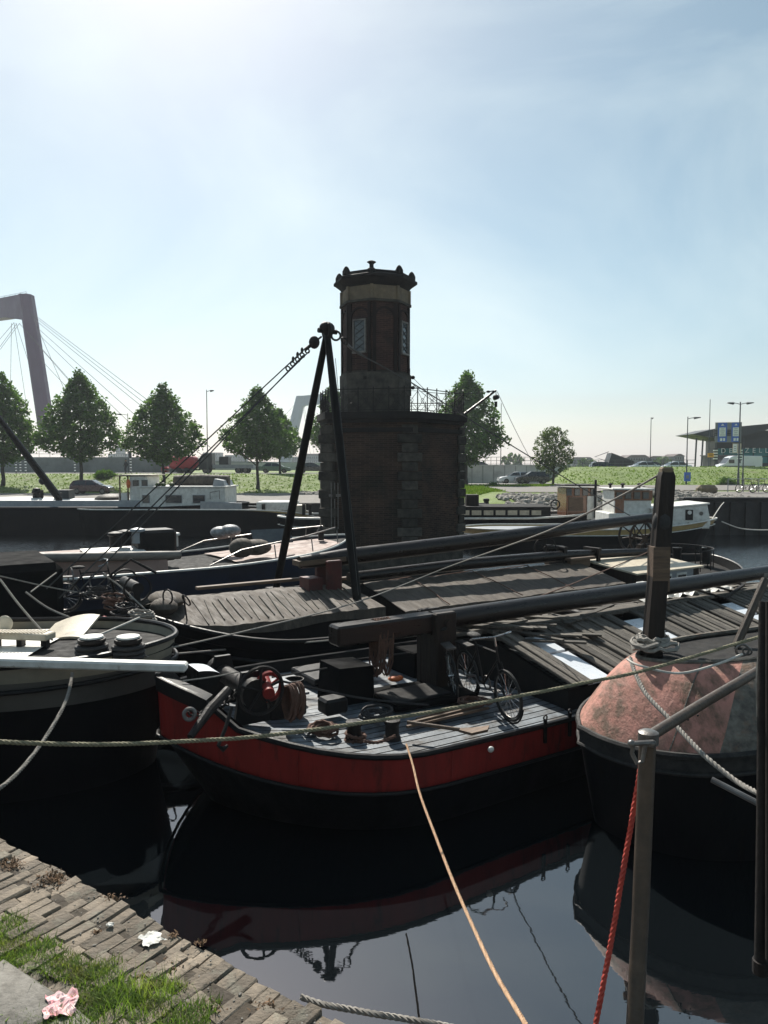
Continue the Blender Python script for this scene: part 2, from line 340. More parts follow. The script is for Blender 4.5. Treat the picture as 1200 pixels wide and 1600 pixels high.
# ============================================================ WATER AND LAND
def water_mat():
    m = bpy.data.materials.new('water'); m.use_nodes = True; n = m.node_tree.nodes; l = m.node_tree.links
    p = n['Principled BSDF']; p.inputs['Base Color'].default_value = (.0045, .0062, .0075, 1); p.inputs['Roughness'].default_value = .015
    p.inputs['IOR'].default_value = 2.45
    t = n.new('ShaderNodeTexCoord')
    def noise(s, d, st):
        mp = n.new('ShaderNodeMapping'); mp.inputs['Scale'].default_value = st; l.new(t.outputs['Object'], mp.inputs[0])
        x = n.new('ShaderNodeTexNoise'); x.inputs['Scale'].default_value = s; x.inputs['Detail'].default_value = d; l.new(mp.outputs[0], x.inputs['Vector']); return x
    a = noise(1.1, 3, (1, 1, 1)); b = noise(5, 4, (.6, 1.4, 1)); msk = noise(.06, 2, (1, 1.6, 1))
    # ripples out in the open basin, still water between the hulls
    sx = n.new('ShaderNodeSeparateXYZ'); l.new(t.outputs['Object'], sx.inputs[0])
    mr = n.new('ShaderNodeMapRange'); l.new(sx.outputs['Y'], mr.inputs[0]); mr.inputs[1].default_value = 13; mr.inputs[2].default_value = 22; mr.inputs[3].default_value = .02; mr.inputs[4].default_value = 1
    m2 = n.new('ShaderNodeMath'); m2.operation = 'MULTIPLY'; l.new(mr.outputs[0], m2.inputs[0])
    r2 = n.new('ShaderNodeMapRange'); l.new(msk.outputs['Fac'], r2.inputs[0]); r2.inputs[1].default_value = .38; r2.inputs[2].default_value = .6; r2.inputs[3].default_value = .35
    l.new(r2.outputs[0], m2.inputs[1])
    m3 = n.new('ShaderNodeMath'); m3.operation = 'MULTIPLY'; l.new(b.outputs['Fac'], m3.inputs[0]); l.new(m2.outputs[0], m3.inputs[1])
    m4 = n.new('ShaderNodeMath'); m4.operation = 'MULTIPLY_ADD'; l.new(a.outputs['Fac'], m4.inputs[0]); m4.inputs[1].default_value = .035; l.new(m3.outputs[0], m4.inputs[2])
    bp = n.new('ShaderNodeBump'); bp.inputs['Strength'].default_value = .55; bp.inputs['Distance'].default_value = .07
    l.new(m4.outputs[0], bp.inputs['Height']); l.new(bp.outputs[0], p.inputs['Normal']); return m
M['water'] = water_mat()
wt = MB(); wt.add([(-900,-60,0),(900,-60,0),(900,60,0),(-900,60,0)], [(0,1,2,3)]); struct(wt, 'water', 'water')

def ss(a, b, x):
    t = max(0, min(1, (x-a)/(b-a))); return t*t*(3-2*t)
def hash2(x, y): return math.sin(x*.37+1.3*math.sin(y*.23))*.5+math.sin(y*.91+x*.13)*.3+math.sin(x*1.3+y*1.7)*.2
def gz(x, y):
    left = -.9 if y < 50 else 1.2 + 1.95*ss(79, 91, y)
    mid = -.9 if y < 50 else 1.35 + .6*ss(62, 84, y) + 2.0*ss(95.8, 96, y)
    right = (-.7 + 2.5*ss(43, 54, y) if x < 17.6 else 1.95) + .15*ss(54, 60, y) + 1.95*ss(79, 96, y) - .8*ss(98, 101, y)
    k1 = ss(2, 7, x); k2 = ss(6.5, 9.5, x) if y < 79 else ss(20, 24, x)
    z = left*(1-k1) + mid*k1; z = z*(1-k2) + right*k2
    n = .05*hash2(x, y)*(ss(79, 82, y)-ss(90, 96, y)) if y < 96 else 0
    return z + n + (.25*ss(110, 140, y))
xs = [-1500,-700,-350,-200,-130,-90] + [-70+i*1.1 for i in range(128)] + [75,95,130,200,350,700,1500]
xs = sorted(xs + [17.58, 17.62]); ys = [44,45,46,47,48,49,49.95,50,51,53,56,60,66,72,78] + [79+.6*i for i in range(28)] + [95.79,96.01] + [97,99,102,108,115,125,140,200,400,900,2200]
ys = sorted(ys); g = MB(); nx = len(xs)
g.add([(x, y, gz(x, y)) for y in ys for x in xs], [(j*nx+i, j*nx+i+1, (j+1)*nx+i+1, (j+1)*nx+i) for j in range(len(ys)-1) for i in range(nx-1)])
struct(g, 'ground', 'grass', sharp=70)
def sheet(name, m, x0, x1, y0, y1, dz=.012, n=40, k=14):
    s = MB(); s.add([(x0+(x1-x0)*i/n, y0+(y1-y0)*j/k, gz(x0+(x1-x0)*i/n, y0+(y1-y0)*j/k)+dz+.03) for j in range(k+1) for i in range(n+1)],
        [(j*(n+1)+i, j*(n+1)+i+1, (j+1)*(n+1)+i+1, (j+1)*(n+1)+i) for j in range(k) for i in range(n)]); struct(s, name, m)
sheet('quay_pavement', 'paving', -80, 1.5, 50.1, 78.6); sheet('footpath', 'paving', 10.2, 75, 60, 77, n=50)
sheet('footpath', 'paving', 23.5, 75, 44.3, 58)
sheet('road', 'asphalt', 7.8, 20.5, 87.2, 94.2); sheet('road', 'asphalt', -90, -1, 97, 107, n=60); sheet('road', 'asphalt', 30, 100, 99, 107)
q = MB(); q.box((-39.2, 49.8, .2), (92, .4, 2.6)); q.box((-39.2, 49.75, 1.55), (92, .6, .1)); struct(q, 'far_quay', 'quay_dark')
q = MB(); q.box((57.6, 43.8, .6), (80, .5, 3.0))
for i in range(90): q.box((17.9+i*.9, 43.5, .55), (.45, .22, 2.8))
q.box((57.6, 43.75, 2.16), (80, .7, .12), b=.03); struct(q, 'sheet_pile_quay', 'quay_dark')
def rocks(label_x, n, fn):
    r = MB()
    for i in range(n):
        c, s = fn(); k = len(r.v); r.ell((0,0,0), (s, s*random.uniform(.6, .9), s*random.uniform(.45, .7)), 7, 4)
        a = random.random()*6
        for j in range(k, len(r.v)):
            v = Vector(r.v[j]); f = random.uniform(.82, 1.15); v = Matrix.Rotation(a, 3, 'Z') @ v * f; r.v[j] = tuple(v+Vector(c))
    struct(r, 'rock_revetment', 'rock', kind='stuff', sharp=20)
def f1():
    x = random.uniform(8.5, 17.3); y = random.uniform(45.5, 56); return (x, y, gz(x, y)+.05), random.uniform(.22, .42)
def f2():
    x = random.uniform(-9, 5); y = random.uniform(74, 80); return (x, y, gz(x, y)+.05), random.uniform(.2, .5)
def f3():
    x = random.uniform(17.8, 23.5); y = random.uniform(45, 53); return (x, y, gz(x, y)-.05+max(0, .5*(1-abs(x-18.5)/5)*ss(44.5,50,y))), random.uniform(.25, .42)
rocks('a', 620, f1); rocks('b', 300, f2); rocks('c', 420, f3)
# grass tufts on the dike
t = MB(); rnd = random.Random(3)
for i in range(9000):
    y = rnd.choice((rnd.uniform(79.5, 91), rnd.uniform(79.5, 97)))
    x = rnd.uniform(-.57, .57)*y
    if 7.5 < x < 20.5 and y > 86.5: continue
    if 9 < x < 23 and y < 80: continue
    if y > 91 and x < 20.5: continue
    z = gz(x, y); h = rnd.uniform(.05, .15)*(1+.8*max(0, hash2(x*1.7, y*1.3))); a = rnd.uniform(0, 3.14); ww = rnd.uniform(.05, .16)
    dx, dy = math.cos(a)*ww, math.sin(a)*ww
    t.add([(x-dx, y-dy, z-.03), (x+dx, y+dy, z-.03), (x+dx*.7+rnd.uniform(-.1,.1), y+rnd.uniform(-.1,.1), z+h)], [(0,1,2)])
for i in range(9000):
    y = rnd.uniform(62, 84); x = rnd.uniform(.085, .235)*y
    if y > 86.5 or (x > 10 and y < 77.2 and x > 10.2): continue
    z = gz(x, y); a = rnd.uniform(0, 3.14); ww = .1; dx, dy = math.cos(a)*ww, math.sin(a)*ww
    t.add([(x-dx, y-dy, z-.03), (x+dx, y+dy, z-.03), (x+rnd.uniform(-.1,.1), y, z+rnd.uniform(.08,.22))], [(0,1,2)])
struct(t, 'grass', 'grass_blade', kind='stuff', smooth=False)
# ============================================================ TREES
def crown_mesh(seed, nclump=330, per=27, hgt=9.5, rad=4.7, ls=.19, kind=0):
    rnd = random.Random(seed); b = MB(); lobes = [(rnd.uniform(0, 6.28), rnd.uniform(.1, .85), rnd.uniform(.86, 1.12)) for _ in range(16)]
    def env(h):
        if kind == 0: return (math.sin(min(1, h/.26)*1.57)*.94+.06) * (1 if h < .26 else (1-((h-.26)/.74)**1.3)*.97+.03)
        return math.sqrt(max(0, 1-(2*h-1)**2))
    for c in range(nclump):
        while 1:
            h = rnd.random(); a = rnd.uniform(0, 6.28); q = rnd.random()**.45
            f = 1
            for la, lh, lf in lobes:
                da = abs((a-la+3.14) % 6.28-3.14)
                if da < .55 and abs(h-lh) < .14: f = lf
            if rnd.random() < env(h)+.12 and rnd.random() < .5+.5*f: break
        rr = env(h)*rad*q*f; cx, cy, cz = math.cos(a)*rr, math.sin(a)*rr, .45+h*(hgt-.45) - q*.2
        cr_ = rnd.uniform(.35, .8)
        for k in range(per):
            d = Vector((rnd.gauss(0,1), rnd.gauss(0,1), rnd.gauss(0,.75))).normalized()*cr_*rnd.random()**.4
            p = Vector((cx, cy, cz))+d; u = Vector((rnd.gauss(0,1), rnd.gauss(0,1), rnd.gauss(0,.6))).normalized()
            v = u.cross(Vector((rnd.gauss(0,1), rnd.gauss(0,1), rnd.gauss(0,1)))).normalized(); s = ls*rnd.uniform(.6, 1.3)
            b.add([p-u*s, p+v*s*.6, p+u*s, p-v*s*.6], [(0,1,2,3)])
    return b
def limb(b, p, d, L, r, lvl, rnd):
    pts = [p]; rs = [r]; q = p.copy(); dd = d.copy()
    for i in range(5):
        dd = (dd+Vector((rnd.gauss(0,.09), rnd.gauss(0,.09), .05))).normalized(); q = q+dd*L/5; pts.append(q.copy()); rs.append(r*(1-(i+1)/5*.6))
    b.tube(pts, rs, 6)
    if lvl:
        for k in range(4):
            i = rnd.randint(2, 5); dn = (dd+Vector((rnd.gauss(0,.7), rnd.gauss(0,.7), rnd.uniform(0,.5)))).normalized()
            limb(b, pts[i], dn, L*.6, rs[i]*.6, lvl-1, rnd)
def trunk_mesh(seed, base=2.6, hgt=8.5, r=.2):
    rnd = random.Random(seed); b = MB(); pts = []; rs = []
    for i in range(10):
        z = hgt*i/9; pts.append(Vector((rnd.gauss(0,.04)+.02*z, rnd.gauss(0,.04), z-.3))); rs.append(r*(1.35 if i == 0 else 1-.85*i/9))
    b.tube(pts, rs, 9)
    for i in range(13):
        k = rnd.randint(3, 8); a = rnd.uniform(0, 6.28); limb(b, pts[k].copy(), Vector((math.cos(a), math.sin(a), .75)).normalized(), 3.6*(1-.07*k), rs[k]*.5, 1, rnd)
    return b
CM = {}
def tree(px, Y, top, wpx, label, seed, cb=None, leaf='leaf', name='tree', kind=0, group='trees along the dike', rz=0):
    X = (px-600)/F*Y; z0 = gz(X, Y); zt = D(px, top, Y).z; rad = wpx/2*Y/F
    zc = D(px, cb, Y).z if cb else z0+2.6
    o = thing(name, label, 'tree', (X, Y, z0), 0, group)
    key = (seed, kind, leaf)
    if key not in CM:
        b = crown_mesh(seed, kind=kind, nclump=500 if kind == 0 else 330); c = b.build('crown', leaf, o, smooth=False); tm = trunk_mesh(seed).build('trunk', 'bark', o); CM[key] = (c, tm)
    else:
        c, tm = [x.copy() for x in CM[key]]; col.objects.link(c); col.objects.link(tm); c.parent = tm.parent = o
    c.location = (0, 0, zc-z0); c.scale = (rad/4.45, rad/4.45, (zt-zc)/9.45); c.rotation_euler = (0, 0, rz)
    k = (zt-z0)/11.0; tm.scale = (max(.8, k), max(.8, k), k*.98); tm.rotation_euler = (0, 0, rz); return o
tree(5, 84, 583, 118, 'pear-shaped dark green tree at the left edge, in front of the red bridge pylon', 11, cb=729, rz=.5)
tree(127, 84, 584, 126, 'tall pointed green tree behind the dark red parked car', 12, cb=723, rz=1.1)
tree(256, 84.5, 602, 122, 'round pointed green tree standing behind the white wheelhouse of the houseboat', 13, cb=726, rz=2)
tree(403, 82.5, 608, 112, 'green tree left of the A-frame hoist, nearest tree to the brick tower on its left', 14, cb=721, rz=3.4)
tree(438, 97, 640, 70, 'smaller green tree half hidden behind its bigger neighbour left of the A-frame hoist', 15, cb=719, rz=4)
tree(520, 93, 600, 74, 'green tree peeping out behind the left side of the brick tower', 16, cb=713, rz=5)
tree(728, 88, 583, 118, 'big green tree partly hidden behind the right side of the brick tower', 17, cb=727, rz=2.4)
tree(864, 79, 668, 60, 'small round young tree on the quay right of the tower', 21, cb=743, leaf='leaf_light', kind=1)
def bush(px, Y, wpx, top, label, seed, group=None):
    X = (px-600)/F*Y; z0 = gz(X, Y)-.1; rad = wpx/2*Y/F; hh = D(px, top, Y).z-z0
    rnd = random.Random(seed); b = MB()
    for c in range(90):
        a = rnd.uniform(0, 6.28); q = rnd.random()**.5; h = rnd.random()
        p0 = Vector((math.cos(a)*rad*q*math.sqrt(1-h*h*.8), math.sin(a)*rad*q, h*hh*.9*(1-.3*q)))
        for k in range(24):
            p = p0+Vector((rnd.gauss(0,.16), rnd.gauss(0,.16), rnd.gauss(0,.14))); u = Vector((rnd.gauss(0,.5), rnd.gauss(0,.5), 1)).normalized(); v = u.orthogonal()
            s = .11*rnd.uniform(.6, 1.4); b.add([p-u*s, p+v*s*.4, p+u*s, p-v*s*.4], [(0,1,2,3)])
    o = b.build('bush', 'leaf', smooth=False); o.location = (X, Y, z0); tag(o, label, 'bush', group)
bush(1136, 79, 26, 744, 'dark spiky bush at the foot of the grass dike, left of the railing', 5)
bush(165, 88, 30, 734, 'low round green bush on the dike right of the second tree from the left', 6)
bush(770, 80, 14, 757, 'small dark bush on the grass strip right of the tower', 7)
for i, (px, wp) in enumerate(((800, 34), (1036, 26), (915, 30), (690, 26))):
    Y = 300; b = crown_mesh(40+i, nclump=70, per=26, hgt=5, rad=5, ls=.5, kind=1); X = (px-600)/F*Y; o = b.build('tree', 'leaf', smooth=False)
    z1 = D(px, (708, 713, 716, 712)[i], Y).z; o.location = (X, Y, 3.2); o.scale = (wp/2*Y/F/4.8, 1, (z1-3.2)/5.2)
    tag(o, ('hazy grey-green far tree right of the brick tower, above the retaining wall', 'low far tree behind the long row of far houses, right part', 'low far tree between the small young tree and the tilted dark box', 'far tree peeping over the road between tower and big green tree')[i], 'tree', 'far trees on the horizon')
# ============================================================ RETAINING WALLS, RAILINGS, ROAD EDGE
b = MB(); b.box((15.2, 95.4, 2.95), (17.5, .5, 2.5)); b.box((15.2, 95.35, 4.24), (17.7, .7, .12), b=.03); o = one(b, 'retaining_wall', 'concrete', 'pale panelled retaining wall behind the white and black cars', 'wall')
for i in range(13):
    c = MB(); c.box((7.1+i*1.4, 95.1, 2.95), (.05, .06, 2.4))
    c.build('joint', 'concrete_dark', o, origin=None).location = -o.location
b = MB(); b.box((-50, 111, 4.2), (42, .6, 2.6)); b.prism([(-71,2.8),(-71,4.5),(-58,4.4),(-36,3.6),(-36,2.8)], 110.4, 110.6); one(b, 'ramp_wall', 'concrete_dark', 'long grey concrete ramp wall behind the trees on the left', 'wall')
b = MB(); b.box((-16, 116, 4.15), (26, .5, 1.1)); one(b, 'parapet_wall', 'concrete', 'pale low parapet behind the lorry and cars, left of the tower', 'wall')
def railing(name, label, p0, p1, h, n, m='steel', rails=2, cat='railing', group=None, r=.03):
    p0, p1 = Vector(p0), Vector(p1); o = thing(name, label, cat, p0, 0, group); d = p1-p0
    for i in range(n+1):
        b = MB(); q = d*i/n; b.cyl(q, q+Vector((0,0,h)), r, n=6); b.build('post', m, o)
    for k in range(rails):
        b = MB(); zz = h*(1-k*.45); b.cyl(Vector((0,0,zz)), d+Vector((0,0,zz)), r*.9, n=6); b.build('rail', m, o)
    return o
railing('railing', 'thin railing on top of the pale retaining wall right of the tower', (6.5, 95.6, 4.3), (24, 95.6, 4.3), 1.0, 24, rails=3)
railing('railing', 'pale railing along the parapet behind the lorry, left of the tower', (-29, 116, 4.7), (-3, 116, 4.7), 1.0, 22, m='grey_paint', rails=3)
railing('railing', 'grey railing along the ramp wall top behind the trees', (-71, 111, 5.5), (-29, 111, 5.5), .9, 26, rails=2)
railing('railing', 'dark railing along the top of the right grass dike', (24, 97.5, 3.95), (41, 97.5, 3.95), 1.0, 16, m='lamp_pole', rails=3)
railing('railing', 'metal railing on the right quay with bicycles leaning on it', (26.5, 57, 2.05), (36, 57, 2.05), 1.05, 8, m='grey_paint', rails=2)
# ============================================================ LAMPS, MASTS, SIGNS
def lamp(px, top, Y, label, arms=(1,), base=None, thin=.055, arm=1.4, name='street_lamp', cat='street lamp', head=True, group='lamp posts along the road', droop=0):
    X = (px-600)/F*Y; z0 = base if base is not None else gz(X, Y); zt = D(px, top, Y).z
    o = thing(name, label, cat, (X, Y, z0), 0, group); b = MB(); b.tube([(0,0,-.2), (0,0,1.3), (0,0,1.35), (0,0,zt-z0)], [thin*1.9, thin*1.7, thin*1.25, thin*.85], 8); b.build('pole', 'lamp_pole', o)
    for a in arms:
        hz = zt-z0-.25
        b = MB(); b.tube([(0,0,hz), (a*arm*.5,0,hz+.12-droop), (a*arm,0,hz+.12-droop)], .035, 6); b.build('arm', 'lamp_pole', o)
        b = MB(); b.prism([(a*arm*.75, hz+.2), (a*arm*.8, hz-.02), (a*arm*1.5, hz+.12), (a*arm*1.45, hz+.2)][::int(a)], -.15, .15); b.build('lamp_head', 'dark_clad', o)
    return o
lamp(325, 609, 92, 'tall slim lamp post rising between two trees left of the A-frame hoist', arm=.6)
lamp(202, 646, 108, 'lamp post with bent arm pointing left between the second and third trees', arms=(-1,), arm=1.2)
lamp(1072, 651, 80, 'lamp post in front of the canopy, carrying a small blue sign', arm=.9)
lamp(1153, 628, 77, 'double-headed lamp post in front of the blue direction sign', arms=(1,-1), arm=.9, thin=.07)
lamp(1015, 652, 110, 'grey lamp mast on the dike left of the canopy', arm=.2)
lamp(1106, 624, 104, 'tall bare mast with a small knob top beside the canopy', arms=(), name='mast', cat='mast', group='masts')
lamp(782, 630, 110, 'thin bare mast right of the hoist spar on the tower', arms=(), name='mast', cat='mast', group='masts', thin=.05)
lamp(1160, 684, 74, 'shorter bare pole on the right quay under the direction sign', arms=(), name='mast', cat='mast', group='masts', thin=.05)
def board(name, m, px0, px1, py0, py1, Y, label, cat, skew=0, pole=None, th=.08, rzv=0):
    cx, cy = (px0+px1)/2, (py0+py1)/2; c = D(cx, cy, Y); wd = (px1-px0)*Y/F; hg = (py1-py0)*Y/F
    o = thing(name, label, cat, c, rzv); b = MB(); b.box((0,0,0), (wd, th, hg)); b.build('panel', m, o); return o, wd, hg, c
o, wd, hg, c = board('direction_sign', 'sign_grey', 1119, 1156, 660, 691, 98, 'large blue and grey road direction sign in front of the canopy building', 'road sign', rzv=R(-14))
for xx, ww in ((-.22, .36), (.3, .34)):
    b = MB(); b.box((xx*wd, -.055, 0), (ww*wd, .03, hg*.96)); b.build('blue_field', 'sign_blue', o)
    b = MB(); b.box((xx*wd, -.08, .02*hg), (ww*wd*.7, .03, hg*.44)); b.build('white_field', 'lettering', o)
    b = MB()
    for k in range(4): b.box((xx*wd, -.1, hg*(.17-.1*k)), (ww*wd*(.5 if k % 2 else .35), .02, hg*.025))
    b.build('text_line', 'sign_grey', o)
    b = MB(); b.box((xx*wd-.12*ww*wd, -.08, -.36*hg), (ww*wd*.25, .03, hg*.14)); b.box((xx*wd+.2*ww*wd, -.08, -.36*hg), (ww*wd*.2, .03, hg*.14)); b.prism([(xx*wd-.2, hg*.34), (xx*wd+.2, hg*.34), (xx*wd, hg*.43)], -.075, -.06); b.build('symbol', 'lettering', o)
b = MB()
for xx in (-.5, .03):
    for k in range(4): b.box((xx*wd, -.12, hg*(.1-.08*k)), (.14*wd, .25, hg*.045))
b.build('signal_louvre', 'dark_clad', o)
for xx in (-.46, .5):
    b = MB(); b.cyl((xx*wd, .15, -hg*1.55), (xx*wd, .15, hg*.5), .12, n=8); b.build('post', 'lamp_pole', o)
    b = MB()
    for k in range(4): b.cyl((xx*wd, .15, -hg*1.35+k*.36), (xx*wd, .15, -hg*1.35+k*.36+.17), .3, n=10)
    b.build('white_stripe', 'lettering', o)
    b = MB(); b.cyl((xx*wd, .15, -hg*1.4), (xx*wd, .15, -hg*.8), .27, n=10); b.build('black_sleeve', 'dark_clad', o)
o, *_ = board('notice_board', 'cream', 1145, 1158, 693, 708, 84, 'small cream and white notice board below the direction sign', 'notice board'); b = MB(); b.box((-.25,-.05,0),(.42,.03,.95)); b.build('white_half','lettering',o); b = MB(); b.cyl((.3,.1,-4),(.3,.1,.5),.05,n=8); b.build('post','lamp_pole',o)
for k in range(3): b = MB(); b.box((-.25,-.075,.2-.22*k),(.25,.02,.06)); b.build('text_line','sign_grey',o)
o, *_ = board('road_sign', 'sign_yellow', 1106, 1115, 708, 714.5, 98, 'small orange-yellow direction sign left of the white van', 'road sign'); b = MB(); b.cyl((0,.1,-1.9),(0,.1,.3),.06,n=8); b.build('post','lamp_pole',o); b = MB(); b.box((0,-.05,.02),(.5,.02,.07)); b.build('text_line','dark_clad',o)
o, *_ = board('road_sign', 'sign_blue', 1069, 1079, 738, 752, 79.7, 'small dull blue square sign low on the lamp post by the grass dike', 'road sign'); b = MB(); b.box((0,-.05,0),(.3,.02,.35)); b.build('symbol','sign_grey',o)
def signal(px, top, Y, label, base=None):
    X = (px-600)/F*Y; z0 = gz(X, Y) if base is None else base; zt = D(px, top, Y).z; h = zt-z0
    o = thing('traffic_light', label, 'traffic light', (X, Y, z0), 0, 'striped traffic light posts along the road'); b = MB(); b.cyl((0,0,-.2), (0,0,h), .07, n=8); b.build('post', 'lamp_pole', o)
    b = MB()
    for k in range(5): b.cyl((0,0,.3+k*.4), (0,0,.5+k*.4), .13, n=10)
    b.build('white_stripe', 'lettering', o); b = MB(); b.cyl((0,0,.1), (0,0,2.3), .12, n=10); b.build('black_sleeve', 'dark_clad', o)
    b = MB(); b.box((0,-.12,h-.5), (.32,.25,.95), b=.05); b.build('signal_head', 'dark_clad', o)
for px, lb in ((26, 'striped traffic light left of three behind the leftmost tree'), (33, 'striped traffic light in the middle of three behind the leftmost tree'), (41, 'striped traffic light right of three behind the leftmost tree'), (118, 'striped traffic light beside the trunk of the second tree'), (205, 'striped traffic light next to the walking person')): signal(px, 705, 104, lb)
# ============================================================ BUILDINGS
def far_building(px0, px1, top, Y, label, floors=3, cols=12, roof=None, m='town_far', win=True):
    x0, x1 = (px0-600)/F*Y, (px1-600)/F*Y; zt = D(600, top, Y).z; z0 = 3.2
    o = thing('building', label, 'building', ((x0+x1)/2, Y, z0), 0, 'far buildings on the horizon'); b = MB(); b.box((0, 6, (zt-z0)/2), (x1-x0, 12, zt-z0)); b.build('wall', m, o)
    if roof: b = MB(); b.prism([(-(x1-x0)/2-.5, zt-z0), ((x1-x0)/2+.5, zt-z0), ((x1-x0)/2-1.5, zt-z0+roof), (-(x1-x0)/2+1.5, zt-z0+roof)], -.3, 12.3); b.build('roof', 'town_roof', o)
    if win:
        fh = (zt-z0)/floors; cw = (x1-x0)/cols
        for f in range(floors):
            for c in range(cols):
                b = MB(); b.box((-(x1-x0)/2+(c+.5)*cw, -.05, (f+.55)*fh), (cw*.45, .12, fh*.5)); b.build('window', 'glass_dark', o)
far_building(980, 1012, 715, 330, 'low grey far apartment block at the left of the row near the canopy', 3, 8, 1.2)
far_building(1014, 1052, 716, 330, 'wide grey far block with dark roof, right of the tilted box', 3, 9, 1)
far_building(1053, 1068, 713, 300, 'taller narrow far block left of the canopy tip', 3, 4, 1)
far_building(893, 925, 717, 420, 'low pale far building left of the tilted box', 2, 8, 1)
far_building(545, 570, 714, 600, 'hazy far block hidden mostly by the tower', 3, 4)
far_building(182, 190, 697, 700, 'narrow hazy tower block between the second and third trees', 6, 3)
far_building(170, 200, 709, 680, 'wide hazy block between the second and third trees', 4, 8)
far_building(318, 345, 707, 650, 'hazy block behind the lorry', 4, 7)
far_building(352, 384, 711, 620, 'hazy block behind the tree right of the lorry', 3, 8)
far_building(470, 500, 712, 560, 'hazy long block below the far white pylon', 3, 9, 1.5)
far_building(440, 467, 714, 600, 'hazy low block left of the far white pylon', 3, 8)
# canopy building with teal glass front
Y = 118; x = lambda px: (px-600)/F*Y; zz = lambda py: D(600, py, Y).z
o = thing('office_building', 'dark building with a thin slanted canopy roof and teal glass front at the right edge', 'building', (x(1072), Y, 3.6))
def rel(px, py): return (x(px)-x(1072), zz(py)-3.6)
b = MB(); p = [rel(1072, 679), rel(1105, 671), rel(1200, 662), rel(1290, 658), rel(1290, 664), rel(1200, 669), rel(1125, 688), rel(1108, 686)]; b.prism(p, -2, 5); b.build('canopy_roof', 'dark_clad', o)
b = MB(); x0 = rel(1122, 700)[0]; zt = rel(0, 670)[1]; b.box((x0+14, 3, zt/2-.2), (28, 4, zt)); b.build('wall', 'dark_clad', o)
b = MB(); b.box((x0+14, .85, rel(0, 712)[1]), (27.5, .25, rel(0, 701)[1]-rel(0, 724)[1])); tf = b.build('window', 'teal', o)
for k in range(12): b = MB(); b.box((x0+1+k*2.4, .68, rel(0, 712)[1]), (.1, .1, 2.2)); b.build('mullion', 'dark_clad', tf)
b = MB(); b.box((x0+14, .66, rel(0, 712)[1]-.1), (27.5, .1, .1)); b.build('transom', 'dark_clad', tf)
for px, py in ((1089, 684), (1099, 686)):
    b = MB(); b.cyl((rel(px, 0)[0], 1, 0), (rel(px+1.5, 0)[0], 1, rel(px, py)[1]), .14, n=8); b.build('column', 'lamp_pole', o)
def text_mesh(txt, size, name, m, parent, loc, rot, extr=.01, spacing=1.0):
    c = bpy.data.curves.new(name, 'FONT'); c.body = txt; c.size = size; c.extrude = extr; c.space_character = spacing; c.align_x = 'CENTER'; c.align_y = 'CENTER'
    t = bpy.data.objects.new(name+'_src', c); col.objects.link(t); dg = bpy.context.evaluated_depsgraph_get()
    me = bpy.data.meshes.new_from_object(t.evaluated_get(dg)); bpy.data.objects.remove(t); me.materials.clear(); me.materials.append(M[m])
    q = bpy.data.objects.new(name, me); col.objects.link(q); q.parent = parent; q.location = loc; q.rotation_euler = rot; return q
a = rel(1136, 704.5); text_mesh('D E', 1.1, 'lettering', 'lettering', o, (a[0], .55, a[1]), (R(90), 0, 0), .02, 1.15)
a = rel(1188, 704); text_mesh('Z E L L E', 1.1, 'lettering', 'lettering', o, (a[0], .55, a[1]), (R(90), 0, 0), .02, 1.15)
o = thing('kiosk', 'low dark flat-roofed pavilion under the canopy tip', 'pavilion', (x(1090), 108, gz(45, 108))); b = MB(); b.box((0, 2, 1.2), (3.8, 4, 2.4)); b.build('wall', 'dark_clad', o)
b = MB(); b.box((0, 2, 2.48), (4.4, 4.6, .14)); b.build('roof', 'lamp_pole', o); b = MB(); b.box((-.6, -.03, 1.3), (1.6, .08, 1)); b.build('window', 'glass_pale', o); b = MB(); b.box((1.1, -.03, 1), (.8, .08, 1.9)); b.build('door', 'lamp_pole', o)
# tilted dark box (tipper skip) with boom
o = thing('tipped_container', 'dark box container tilted up on the road behind the dike', 'container', (D(965, 727, 112).x, 112, 4.0)); s = 112/F
b = MB(); b.prism([(-20*s, -1*s), (18*s, -2*s), (22*s, 9*s), (-13*s, 22*s)], -1.2, 1.2); b.build('body', 'dark_clad', o)
b = MB(); b.tube([(-19*s, 0, 10*s), (-36*s, 0, 16*s), (-14*s, 0, 24*s)], .06, 6); b.build('lift_arm', 'lamp_pole', o); b = MB(); b.box((-2, 0, -.2), (5, 1.8, .4)); b.build('chassis', 'lamp_pole', o)
for xx in (-3.6, -1, 1): b = MB(); b.cyl((xx, -1.1, -.4), (xx, 1.1, -.4), .42, n=14); b.build('wheel', 'rubber', o)
